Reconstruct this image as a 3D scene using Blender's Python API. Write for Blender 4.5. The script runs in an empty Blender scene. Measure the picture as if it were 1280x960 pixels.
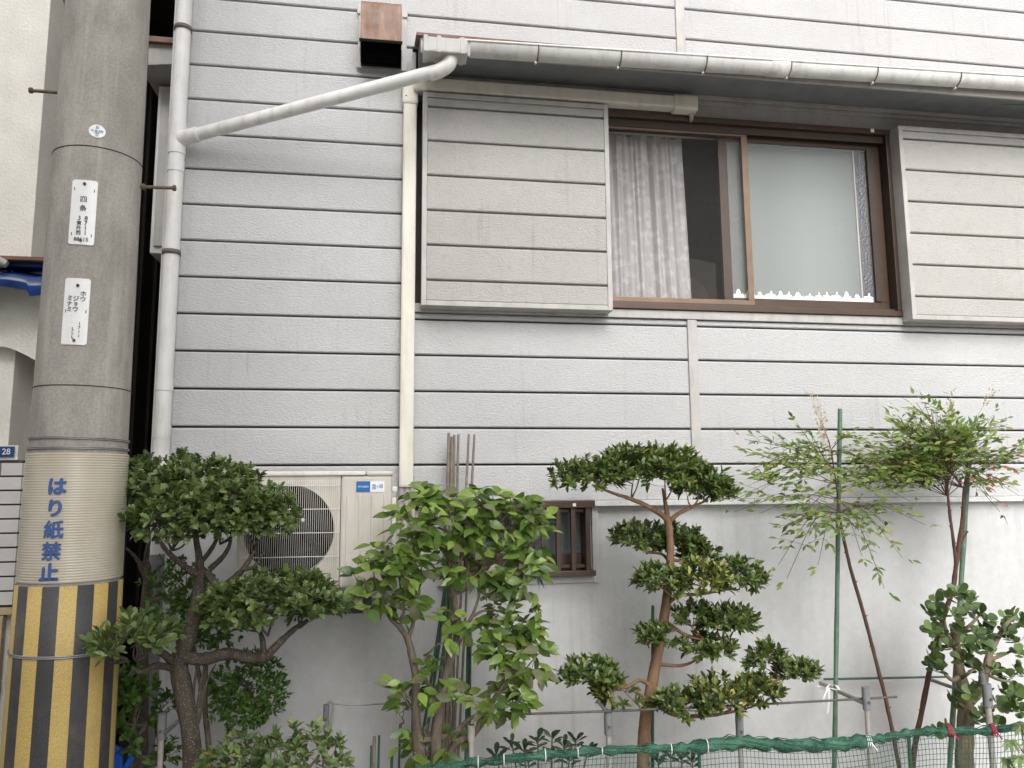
import bpy, bmesh, math, random
import numpy as np
from mathutils import Vector, Matrix

R = math.radians
SC = bpy.context.scene
COL = SC.collection

# ------------------------------------------------------------------ camera
CAM = Vector((0.0, -4.0, 1.55))
YAW, PITCH, ROLL, FPX = 0.1554965, 0.1313668, -0.0072092, 961.0
cd = bpy.data.cameras.new('camera')
cam = bpy.data.objects.new('camera', cd)
COL.objects.link(cam)
cd.sensor_width = 36.0
cd.lens = 36.0 * FPX / 1280.0
cd.clip_start = 0.05
cd.clip_end = 2000.0
CROT = Matrix.Rotation(-YAW, 3, 'Z') @ Matrix.Rotation(math.pi / 2 + PITCH, 3, 'X') @ Matrix.Rotation(ROLL, 3, 'Z')
cam.matrix_world = Matrix.Translation(CAM) @ CROT.to_4x4()
SC.camera = cam

# ------------------------------------------------------------------ sky, sun, exposure (bright overcast)
SUN_EL, SUN_AZ = R(37), R(186)          # azimuth clockwise from +Y: over the added houses across the street
w = bpy.data.worlds.new('World')
SC.world = w
w.use_nodes = True
nt = w.node_tree
nt.nodes.clear()
sky = nt.nodes.new('ShaderNodeTexSky')
sky.sky_type = 'NISHITA'
sky.sun_disc = False
sky.sun_elevation = SUN_EL
sky.sun_rotation = SUN_AZ
sky.air_density = 1.0
sky.dust_density = 4.0
sky.ozone_density = 1.0
hs = nt.nodes.new('ShaderNodeHueSaturation')
hs.inputs['Saturation'].default_value = 0.05      # cloud cover: almost colourless
bg = nt.nodes.new('ShaderNodeBackground')
bg.inputs['Strength'].default_value = 0.15
wo = nt.nodes.new('ShaderNodeOutputWorld')
nt.links.new(sky.outputs[0], hs.inputs['Color'])
nt.links.new(hs.outputs[0], bg.inputs[0])
nt.links.new(bg.outputs[0], wo.inputs[0])

sl = bpy.data.lights.new('sun', 'SUN')
sl.energy = 1.3
sl.angle = R(50)
sl.color = (1.0, 0.985, 0.965)
so = bpy.data.objects.new('sun', sl)
COL.objects.link(so)
sd = Vector((math.sin(SUN_AZ) * math.cos(SUN_EL), math.cos(SUN_AZ) * math.cos(SUN_EL), math.sin(SUN_EL)))
so.rotation_euler = sd.to_track_quat('Z', 'Y').to_euler()
so.location = (0, -6, 9)

SC.view_settings.view_transform = 'Standard'
SC.view_settings.look = 'None'
SC.view_settings.exposure = 0.76
SC.view_settings.gamma = 1.0
SC.view_settings.use_curve_mapping = False

RNG = np.random.default_rng(11)
rnd = random.Random(5)


def at(u, v, y):
    """world point at depth plane y for a place measured in the photograph"""
    d = CROT @ Vector(((u - 640) / FPX, (480 - v) / FPX, -1.0))
    k = (y - CAM.y) / d.y
    return CAM + d * k


# ------------------------------------------------------------------ materials
MATS = {}


def new_mat(name):
    m = bpy.data.materials.new(name)
    m.use_nodes = True
    t = m.node_tree
    b = t.nodes['Principled BSDF']
    MATS[name] = m
    return m, t, b


def nd(t, typ, **kw):
    n = t.nodes.new(typ)
    for k, v in kw.items():
        if k in n.inputs.keys():
            n.inputs[k].default_value = v
        else:
            setattr(n, k, v)
    return n


def coords(t, sx=1, sy=1, sz=1):
    g = t.nodes.new('ShaderNodeNewGeometry')
    m = t.nodes.new('ShaderNodeMapping')
    m.inputs['Scale'].default_value = (sx, sy, sz)
    t.links.new(g.outputs['Position'], m.inputs['Vector'])
    return m.outputs[0]


def ramp(t, fac, stops):
    r = t.nodes.new('ShaderNodeValToRGB')
    e = r.color_ramp.elements
    while len(e) < len(stops):
        e.new(0.5)
    for i, (p, c) in enumerate(stops):
        e[i].position = p
        e[i].color = (c[0], c[1], c[2], 1) if hasattr(c, '__len__') else (c, c, c, 1)
    t.links.new(fac, r.inputs[0])
    return r.outputs[0]


def mixc(t, fac, a, b, mode='MIX'):
    m = t.nodes.new('ShaderNodeMix')
    m.data_type = 'RGBA'
    m.blend_type = mode
    for s, v in ((m.inputs[0], fac), (m.inputs[6], a), (m.inputs[7], b)):
        if hasattr(v, 'links') or hasattr(v, 'is_linked'):
            t.links.new(v, s)
        elif hasattr(v, '__len__'):
            s.default_value = (v[0], v[1], v[2], 1)
        else:
            s.default_value = v
    return m.outputs[2]


def noise(t, vec, scale, detail=4, rough=0.55):
    n = nd(t, 'ShaderNodeTexNoise', Scale=scale, Detail=detail, Roughness=rough)
    t.links.new(vec, n.inputs['Vector'])
    return n.outputs[0]


def bump(t, b, h, strength, dist):
    n = nd(t, 'ShaderNodeBump', Strength=strength, Distance=dist)
    t.links.new(h, n.inputs['Height'])
    t.links.new(n.outputs[0], b.inputs['Normal'])
    return n


def plain(name, c, rough=0.5, var=0.15, scale=6, metallic=0.0, bs=0.0, bscale=120, stretch=(1, 1, 1), dirt=None, dirt_amt=0.0, spec=0.5):
    """painted / cast surface with mottling, optional grime and fine relief"""
    m, t, b = new_mat(name)
    vec = coords(t, *stretch)
    n1 = noise(t, vec, scale, 6)
    lo = [x * (1 - var) for x in c]
    hi = [min(1, x * (1 + var)) for x in c]
    col = ramp(t, n1, [(0.3, lo), (0.7, hi)])
    if dirt is not None:
        n2 = noise(t, coords(t, 9, 9, 1.6), 2.2, 6, 0.65)
        f = ramp(t, n2, [(0.48, 0.0), (0.72, dirt_amt)])
        col = mixc(t, f, col, dirt)
    t.links.new(col, b.inputs['Base Color'])
    b.inputs['Roughness'].default_value = rough
    b.inputs['Metallic'].default_value = metallic
    b.inputs['Specular IOR Level'].default_value = spec
    if bs > 0:
        bump(t, b, noise(t, coords(t), bscale, 3), bs, 0.004)
    return m


def siding_mat(name, c, grime=0.35):
    m, t, b = new_mat(name)
    # embossed wood-grain like relief, stretched along the board
    v = coords(t, 0.55, 1, 1.25)
    n1 = noise(t, v, 95, 2, 0.5)
    n2 = noise(t, v, 210, 2, 0.5)
    h = mixc(t, 0.35, n1, n2)
    bump(t, b, ramp(t, h, [(0.38, 0.0), (0.62, 1.0)]), 0.46, 0.004)
    big = noise(t, coords(t, 0.6, 1, 1.2), 2.1, 5)
    fine = noise(t, coords(t, 1, 1, 1), 26, 5, 0.7)
    col = ramp(t, big, [(0.3, [x * 0.93 for x in c]), (0.7, [x * 1.05 for x in c])])
    f1 = ramp(t, fine, [(0.5, 0.0), (0.8, grime)])
    col = mixc(t, f1, col, (c[0] * 0.72, c[1] * 0.69, c[2] * 0.64))
    # run marks of dirty water
    st = noise(t, coords(t, 30, 1, 1.3), 1.0, 5, 0.6)
    pt = noise(t, coords(t, 1.5, 1, 1.5), 1.3, 2)
    f2 = ramp(t, mixc(t, 1.0, ramp(t, st, [(0.56, 0.0), (0.75, 1.0)]), ramp(t, pt, [(0.46, 0.0), (0.7, 0.75)]), 'MULTIPLY'), [(0.0, 0.0), (1.0, 0.75)])
    col = mixc(t, f2, col, (0.16, 0.155, 0.14))
    oi = t.nodes.new('ShaderNodeObjectInfo')
    tint = ramp(t, oi.outputs['Random'], [(0.0, 0.95), (1.0, 1.0)])
    col = mixc(t, 1.0, col, tint, 'MULTIPLY')
    t.links.new(col, b.inputs['Base Color'])
    b.inputs['Roughness'].default_value = 0.55
    b.inputs['Specular IOR Level'].default_value = 0.35
    return m


def leaf_mat(name, dark, mid, light, odd=None, oddp=0.93, rough=0.38, trans=0.30, obj=False):
    m, t, b = new_mat(name)
    if obj:
        r = t.nodes.new('ShaderNodeObjectInfo').outputs['Random']
    else:
        r = t.nodes.new('ShaderNodeNewGeometry').outputs['Random Per Island']
    st = [(0.0, dark), (0.5, mid), (oddp - 0.02, light)]
    if odd is not None:
        st.append((oddp, odd))
    col = ramp(t, r, st)
    n1 = noise(t, coords(t), 60, 3)
    col = mixc(t, 1.0, col, ramp(t, n1, [(0.3, 0.82), (0.7, 1.1)]), 'MULTIPLY')
    t.links.new(col, b.inputs['Base Color'])
    b.inputs['Roughness'].default_value = rough
    b.inputs['Specular IOR Level'].default_value = 0.5
    tr = t.nodes.new('ShaderNodeBsdfTranslucent')
    hsv = nd(t, 'ShaderNodeHueSaturation', Saturation=1.2, Value=1.25)
    t.links.new(col, hsv.inputs['Color'])
    t.links.new(hsv.outputs[0], tr.inputs['Color'])
    mx = t.nodes.new('ShaderNodeMixShader')
    mx.inputs[0].default_value = trans
    t.links.new(b.outputs[0], mx.inputs[1])
    t.links.new(tr.outputs[0], mx.inputs[2])
    t.links.new(mx.outputs[0], t.nodes['Material Output'].inputs[0])
    return m


def bark_mat(name, c1, c2, scale=35, spots=None):
    m, t, b = new_mat(name)
    n1 = noise(t, coords(t, 1, 1, 0.35), scale, 6, 0.7)
    col = ramp(t, n1, [(0.3, c1), (0.7, c2)])
    if spots:
        vo = nd(t, 'ShaderNodeTexVoronoi', Scale=130.0)
        t.links.new(coords(t), vo.inputs['Vector'])
        f = ramp(t, vo.outputs['Distance'], [(0.16, 0.8), (0.22, 0.0)])
        col = mixc(t, f, col, spots)
    t.links.new(col, b.inputs['Base Color'])
    b.inputs['Roughness'].default_value = 0.85
    bump(t, b, n1, 0.8, 0.01)
    return m


siding_mat('siding', (0.505, 0.502, 0.50))
siding_mat('shutter_siding', (0.435, 0.425, 0.40), 0.55)
plain('trim_grey', (0.45, 0.43, 0.41), 0.5, 0.12, 8, dirt=(0.2, 0.18, 0.15), dirt_amt=0.35)
plain('corner_white', (0.62, 0.62, 0.61), 0.45, 0.1, 8, dirt=(0.3, 0.28, 0.24), dirt_amt=0.4)
plain('joint_back', (0.05, 0.045, 0.042), 0.8)
plain('pvc_white', (0.70, 0.69, 0.67), 0.42, 0.08, 9, dirt=(0.40, 0.345, 0.25), dirt_amt=0.5)
plain('gutter_white', (0.74, 0.73, 0.71), 0.42, 0.08, 7, dirt=(0.42, 0.35, 0.25), dirt_amt=0.5)
plain('cream_plastic', (0.70, 0.66, 0.57), 0.42, 0.05, 7, dirt=(0.42, 0.37, 0.28), dirt_amt=0.35)
plain('grey_metal', (0.33, 0.33, 0.33), 0.42, 0.15, 20, metallic=0.6)
plain('band_dark', (0.12, 0.10, 0.10), 0.5, 0.15)
plain('soffit_dark', (0.21, 0.215, 0.22), 0.75, 0.12, 10, bs=0.5, bscale=150)
plain('eave_grey', (0.36, 0.345, 0.325), 0.55, 0.1, 8, dirt=(0.2, 0.17, 0.14), dirt_amt=0.4)
plain('roof_brown', (0.17, 0.085, 0.055), 0.6, 0.3, 20)
plain('brown_frame', (0.075, 0.046, 0.031), 0.38, 0.15, 10, metallic=0.25)
plain('brown_light', (0.19, 0.125, 0.08), 0.38, 0.12, 10, metallic=0.25)
plain('brown_dark', (0.045, 0.028, 0.02), 0.45, 0.15, 10)
plain('black', (0.008, 0.008, 0.008), 0.8, spec=0.1)
plain('rubber_black', (0.02, 0.02, 0.022), 0.5)
plain('ink_black', (0.02, 0.02, 0.02), 0.6)
plain('ink_blue', (0.06, 0.115, 0.30), 0.5, 0.1, 60)
plain('plate_white', (0.80, 0.80, 0.79), 0.35, 0.04, 30)
plain('badge_blue', (0.012, 0.13, 0.38), 0.3, 0.05)
plain('badge_white', (0.80, 0.82, 0.84), 0.3, 0.03)
plain('number_blue', (0.03, 0.07, 0.20), 0.3, 0.1)
plain('ac_cream', (0.60, 0.555, 0.50), 0.45, 0.05, 5, dirt=(0.34, 0.29, 0.22), dirt_amt=0.35)
plain('ac_light', (0.74, 0.72, 0.67), 0.42, 0.04, 5, dirt=(0.4, 0.35, 0.28), dirt_amt=0.3)
plain('fan_black', (0.012, 0.011, 0.011), 0.6, spec=0.15)
plain('asphalt', (0.055, 0.055, 0.056), 0.9, 0.3, 40, bs=0.6, bscale=200)
plain('bounce_concrete', (0.40, 0.39, 0.37), 0.9, 0.15, 10, bs=0.4, bscale=120)
plain('soil', (0.10, 0.075, 0.05), 0.95, 0.4, 25, bs=1.0, bscale=60)
plain('kerb_concrete', (0.36, 0.35, 0.33), 0.85, 0.2, 12, bs=0.4)
plain('stucco', (0.70, 0.675, 0.615), 0.9, 0.08, 6, bs=1.0, bscale=70)
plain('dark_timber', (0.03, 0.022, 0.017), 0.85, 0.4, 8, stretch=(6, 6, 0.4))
plain('tile_white', (0.60, 0.58, 0.56), 0.3, 0.07, 9)
plain('mortar', (0.07, 0.065, 0.06), 0.9)
plain('tile_blue', (0.008, 0.032, 0.13), 0.15, 0.35, 14)
plain('wood_beige', (0.42, 0.33, 0.2), 0.7, 0.15, 12)
plain('rod_dark', (0.10, 0.085, 0.075), 0.6, 0.3, 40)
plain('bamboo_brown', (0.20, 0.165, 0.135), 0.65, 0.25, 30)
plain('stake_green', (0.035, 0.10, 0.06), 0.45, 0.25, 30)
plain('stake_green_pale', (0.10, 0.17, 0.11), 0.5, 0.25, 30)
plain('pipe_cream', (0.36, 0.335, 0.30), 0.65, 0.12, 20, dirt=(0.25, 0.2, 0.15), dirt_amt=0.4)
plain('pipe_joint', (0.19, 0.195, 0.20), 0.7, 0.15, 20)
plain('net_green', (0.006, 0.085, 0.042), 0.5, 0.3, 60)
m, t, b = new_mat('net_roll')
nn = nd(t, 'ShaderNodeTexVoronoi', Scale=190.0)
t.links.new(coords(t, .7, 1, 1.2), nn.inputs['Vector'])
t.links.new(mixc(t, ramp(t, noise(t, coords(t), 16, 4), [(.35, 0.0), (.7, .5)]), ramp(t, nn.outputs['Distance'], [(.15, (0.012, 0.13, 0.07)), (.6, (0.004, 0.035, 0.02))]), (0.12, 0.30, 0.19)), b.inputs['Base Color'])
b.inputs['Roughness'].default_value = .6
bump(t, b, nn.outputs['Distance'], .9, .004)
plain('net_thread', (0.02, 0.12, 0.075), 0.6, 0.2, 60)
plain('tape_white', (0.75, 0.75, 0.75), 0.6, 0.05)
plain('tape_red', (0.45, 0.03, 0.07), 0.6, 0.15)
plain('blue_plastic', (0.01, 0.10, 0.55), 0.3, 0.1)
plain('room_wall', (0.42, 0.37, 0.33), 0.9, 0.1)
plain('cabinet', (0.34, 0.29, 0.24), 0.6, 0.1)
plain('deco_white', (0.85, 0.86, 0.82), 0.6, 0.03)
plain('bolt_rust', (0.13, 0.09, 0.06), 0.7, 0.4, 60)
plain('flower_bud', (0.45, 0.37, 0.22), 0.8, 0.2)
plain('berry_dark', (0.035, 0.02, 0.018), 0.6, 0.3)
plain('opposite_wall', (0.34, 0.32, 0.30), 0.8, 0.1)
plain('opposite_glass', (0.05, 0.055, 0.06), 0.15, 0.1)
plain('opposite_roof', (0.10, 0.10, 0.11), 0.6, 0.1)


def special_mats():
    # foundation concrete: trowelled, mottled and stained in faint random vertical streaks
    m, t, b = new_mat('foundation')
    big = noise(t, coords(t, 1, 1, 0.8), 1.6, 6, 0.6)
    fine = noise(t, coords(t), 18, 6, 0.7)
    col = ramp(t, big, [(0.3, (0.52, 0.518, 0.513)), (0.7, (0.60, 0.598, 0.593))])
    col = mixc(t, 0.35, col, ramp(t, fine, [(0.3, 0.42), (0.7, 0.62)]))
    st = noise(t, coords(t, 22, 1, 1.0), 1.1, 5, 0.6)
    pt = noise(t, coords(t, 1.2, 1, 0.5), 1.6, 3)
    f = ramp(t, mixc(t, 1.0, ramp(t, st, [(0.5, 0.0), (0.7, 1.0)]), ramp(t, pt, [(0.42, 0.0), (0.66, 1.0)]), 'MULTIPLY'), [(0, 0.0), (1, 0.22)])
    col = mixc(t, f, col, (0.15, 0.145, 0.13))
    t.links.new(col, b.inputs['Base Color'])
    b.inputs['Roughness'].default_value = 0.85
    bump(t, b, mixc(t, 0.4, noise(t, coords(t), 9, 4), noise(t, coords(t), 130, 3)), 0.25, 0.01)
    # utility pole concrete
    m, t, b = new_mat('pole_concrete')
    n1 = noise(t, coords(t, 1, 1, 0.5), 6, 8, 0.65)
    n2 = noise(t, coords(t, 1, 1, 1), 110, 4, 0.7)
    n3 = noise(t, coords(t, 14, 14, 0.8), 1.6, 5, 0.6)
    col = ramp(t, n1, [(0.3, (0.29, 0.273, 0.242)), (0.7, (0.45, 0.43, 0.385))])
    col = mixc(t, ramp(t, n2, [(0.35, 0.35), (0.65, 0.0)]), col, (0.12, 0.11, 0.10))
    col = mixc(t, ramp(t, n3, [(0.52, 0.0), (0.75, 0.65)]), col, (0.50, 0.455, 0.39))
    n4 = noise(t, coords(t, 1.2, 1.2, 0.5), 3.2, 7, 0.7)
    col = mixc(t, ramp(t, n4, [(0.5, 0.0), (0.72, 0.6)]), col, (0.15, 0.135, 0.115))
    t.links.new(col, b.inputs['Base Color'])
    b.inputs['Roughness'].default_value = 0.8
    bump(t, b, n2, 0.35, 0.003)
    # guard sheets on the pole
    m, t, b = new_mat('sheet_cream')
    n1 = noise(t, coords(t, 1, 1, 0.7), 7, 6, 0.6)
    n3 = noise(t, coords(t, 20, 20, 1.5), 1.5, 5, 0.6)
    col = ramp(t, n1, [(0.3, (0.45, 0.395, 0.30)), (0.7, (0.53, 0.485, 0.40))])
    col = mixc(t, ramp(t, n3, [(0.52, 0.0), (0.8, 0.5)]), col, (0.45, 0.36, 0.24))
    t.links.new(col, b.inputs['Base Color'])
    b.inputs['Roughness'].default_value = 0.32
    for nm, c in (('stripe_yellow', (0.54, 0.385, 0.125)), ('stripe_black', (0.055, 0.054, 0.056))):
        m, t, b = new_mat(nm)
        sp = noise(t, coords(t), 420, 2, 0.8)
        gr = noise(t, coords(t, 1, 1, 0.6), 9, 6, 0.7)
        k = 0.62 if nm == 'stripe_yellow' else 0.45
        col = ramp(t, sp, [(0.35, [x * k for x in c]), (0.65, [min(1, x * 1.35) for x in c])])
        col = mixc(t, ramp(t, gr, [(0.5, 0.0), (0.8, 0.4)]), col, (0.22, 0.17, 0.1))
        t.links.new(col, b.inputs['Base Color'])
        b.inputs['Roughness'].default_value = 0.5
        bump(t, b, sp, 0.4, 0.002)
    # rusty copper vent hood
    m, t, b = new_mat('vent_rust')
    n1 = noise(t, coords(t, 9, 9, 1.2), 3, 6, 0.65)
    n2 = noise(t, coords(t), 14, 5)
    col = ramp(t, n1, [(0.3, (0.10, 0.06, 0.045)), (0.55, (0.22, 0.115, 0.07)), (0.75, (0.42, 0.27, 0.18))])
    col = mixc(t, ramp(t, n2, [(0.4, 0.4), (0.7, 0.0)]), col, (0.30, 0.24, 0.21))
    t.links.new(col, b.inputs['Base Color'])
    b.inputs['Roughness'].default_value = 0.6
    b.inputs['Metallic'].default_value = 0.2
    # obscure glass with pale blind right behind it: milky green-grey, rippled, glossy
    m, t, b = new_mat('obscure_glass')
    b.inputs['Base Color'].default_value = (0.42, 0.44, 0.43, 1)
    b.inputs['Roughness'].default_value = 0.24
    b.inputs['Coat Weight'].default_value = 0.6
    b.inputs['Coat Roughness'].default_value = 0.12
    v1 = noise(t, coords(t, 0.5, 1, 1.6), 42, 3)
    v2 = noise(t, coords(t, 0.4, 1, 1), 7, 3)
    bn = bump(t, b, mixc(t, 0.5, v1, v2), 0.28, 0.01)
    rf = t.nodes.new('ShaderNodeBsdfTransparent')
    rf.inputs['Color'].default_value = (0.97, 1.0, 0.985, 1)
    mx = t.nodes.new('ShaderNodeMixShader')
    mx.inputs[0].default_value = 0.62
    t.links.new(b.outputs[0], mx.inputs[1])
    t.links.new(rf.outputs[0], mx.inputs[2])
    t.links.new(mx.outputs[0], t.nodes['Material Output'].inputs[0])
    # added sheet: opacity peaks mid-pane to paint the bright haze in the glass
    m, t, b = new_mat('haze_sheet')
    b.inputs['Base Color'].default_value = (0.9, 0.92, 0.9, 1)
    b.inputs['Roughness'].default_value = 0.9
    sx_ = t.nodes.new('ShaderNodeSeparateXYZ')
    gm = t.nodes.new('ShaderNodeNewGeometry')
    t.links.new(gm.outputs['Position'], sx_.inputs[0])
    mr = nd(t, 'ShaderNodeMapRange')
    mr.inputs['From Min'].default_value = 1.90
    mr.inputs['From Max'].default_value = 2.90
    t.links.new(sx_.outputs[0], mr.inputs[0])
    al = ramp(t, mr.outputs[0], [(0.0, 0.28), (0.30, 0.40), (0.52, 0.95), (0.66, 0.85), (0.90, 0.35)])
    tr = t.nodes.new('ShaderNodeBsdfTransparent')
    mx = t.nodes.new('ShaderNodeMixShader')
    t.links.new(al, mx.inputs[0])
    t.links.new(tr.outputs[0], mx.inputs[1])
    t.links.new(b.outputs[0], mx.inputs[2])
    t.links.new(mx.outputs[0], t.nodes['Material Output'].inputs[0])
    m, t, b = new_mat('clear_glass')
    b.inputs['Roughness'].default_value = 0.05
    b.inputs['Base Color'].default_value = (0.02, 0.02, 0.02, 1)
    tr = t.nodes.new('ShaderNodeBsdfTransparent')
    mx = t.nodes.new('ShaderNodeMixShader')
    mx.inputs[0].default_value = 0.15
    t.links.new(tr.outputs[0], mx.inputs[1])
    t.links.new(b.outputs[0], mx.inputs[2])
    t.links.new(mx.outputs[0], t.nodes['Material Output'].inputs[0])
    m, t, b = new_mat('obscure_dark')
    b.inputs['Base Color'].default_value = (0.09, 0.09, 0.10, 1)
    b.inputs['Roughness'].default_value = 0.15
    b.inputs['Specular IOR Level'].default_value = 0.9
    bump(t, b, noise(t, coords(t), 90, 3), 0.5, 0.01)
    # small dim panes of the basement window
    m, t, b = new_mat('dim_glass')
    b.inputs['Base Color'].default_value = (0.10, 0.115, 0.12, 1)
    b.inputs['Roughness'].default_value = 0.28
    # insect screen: a dense dark weave you see through
    m, t, b = new_mat('insect_mesh')
    b.inputs['Base Color'].default_value = (0.16, 0.15, 0.14, 1)
    b.inputs['Roughness'].default_value = 0.7
    tr = t.nodes.new('ShaderNodeBsdfTransparent')
    mx = t.nodes.new('ShaderNodeMixShader')
    mx.inputs[0].default_value = 0.08
    t.links.new(tr.outputs[0], mx.inputs[1])
    t.links.new(b.outputs[0], mx.inputs[2])
    t.links.new(mx.outputs[0], t.nodes['Material Output'].inputs[0])
    # lace curtain
    m, t, b = new_mat('lace')
    b.inputs['Base Color'].default_value = (0.93, 0.90, 0.89, 1)
    b.inputs['Roughness'].default_value = 0.9
    trl = t.nodes.new('ShaderNodeBsdfTranslucent')
    trl.inputs[0].default_value = (0.86, 0.83, 0.82, 1)
    m1 = t.nodes.new('ShaderNodeMixShader')
    m1.inputs[0].default_value = 0.35
    t.links.new(b.outputs[0], m1.inputs[1])
    t.links.new(trl.outputs[0], m1.inputs[2])
    tr = t.nodes.new('ShaderNodeBsdfTransparent')
    vo = nd(t, 'ShaderNodeTexVoronoi', Scale=19.0)
    t.links.new(coords(t, 1, 0.3, 1), vo.inputs['Vector'])
    fl = ramp(t, mixc(t, 0.5, vo.outputs['Distance'], noise(t, coords(t), 45, 3)), [(0.36, 0.98), (0.52, 0.80)])
    m2 = t.nodes.new('ShaderNodeMixShader')
    t.links.new(fl, m2.inputs[0])
    t.links.new(tr.outputs[0], m2.inputs[1])
    t.links.new(m1.outputs[0], m2.inputs[2])
    t.links.new(m2.outputs[0], t.nodes['Material Output'].inputs[0])


special_mats()
leaf_mat('leaf_holly', (0.066, 0.100, 0.031), (0.125, 0.182, 0.055), (0.225, 0.29, 0.11), (0.22, 0.28, 0.08), 0.97, 0.36)
leaf_mat('leaf_small', (0.045, 0.10, 0.015), (0.075, 0.155, 0.025), (0.12, 0.22, 0.04), None, 0.96, 0.42)
leaf_mat('leaf_light', (0.09, 0.14, 0.045), (0.15, 0.215, 0.075), (0.24, 0.31, 0.12), (0.34, 0.34, 0.10), 0.95, 0.4)
CAMELLIA = ((0.062, 0.112, 0.026), (0.155, 0.25, 0.045), (0.29, 0.39, 0.09), (0.20, 0.205, 0.11), 0.89, 0.3)
leaf_mat('leaf_camellia', *CAMELLIA)
leaf_mat('leaf_camellia_single', *CAMELLIA, obj=True)
leaf_mat('leaf_cloud', (0.052, 0.086, 0.023), (0.105, 0.156, 0.038), (0.19, 0.25, 0.070), (0.22, 0.24, 0.04), 0.97, 0.34, 0.18)
leaf_mat('leaf_yellow', (0.045, 0.075, 0.024), (0.10, 0.14, 0.04), (0.27, 0.30, 0.07), (0.46, 0.43, 0.12), 0.82, 0.4)
leaf_mat('leaf_nandina', (0.085, 0.15, 0.035), (0.165, 0.25, 0.055), (0.30, 0.37, 0.10), (0.33, 0.30, 0.09), 0.95, 0.45, 0.35)
leaf_mat('leaf_nandina_red', (0.10, 0.16, 0.045), (0.16, 0.22, 0.06), (0.28, 0.30, 0.09), (0.46, 0.16, 0.09), 0.80, 0.45, 0.35)
leaf_mat('leaf_jade', (0.042, 0.078, 0.020), (0.080, 0.135, 0.033), (0.135, 0.20, 0.055), None, 0.97, 0.42, 0.10, obj=True)
leaf_mat('leaf_jade_mass', (0.042, 0.078, 0.020), (0.080, 0.135, 0.033), (0.135, 0.20, 0.055), None, 0.97, 0.42, 0.10)
leaf_mat('leaf_dark', (0.025, 0.048, 0.02), (0.045, 0.08, 0.03), (0.08, 0.125, 0.05), None, 0.97, 0.32, 0.15, obj=True)
bark_mat('bark_holly', (0.035, 0.028, 0.02), (0.10, 0.08, 0.056), 40, (0.36, 0.34, 0.29))
bark_mat('bark_grey', (0.075, 0.058, 0.045), (0.20, 0.16, 0.12), 45)
bark_mat('bark_orange', (0.15, 0.085, 0.048), (0.29, 0.175, 0.10), 30)
bark_mat('bark_red', (0.055, 0.028, 0.02), (0.13, 0.065, 0.042), 40)
bark_mat('bark_jade', (0.13, 0.10, 0.06), (0.25, 0.20, 0.13), 40)


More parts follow.
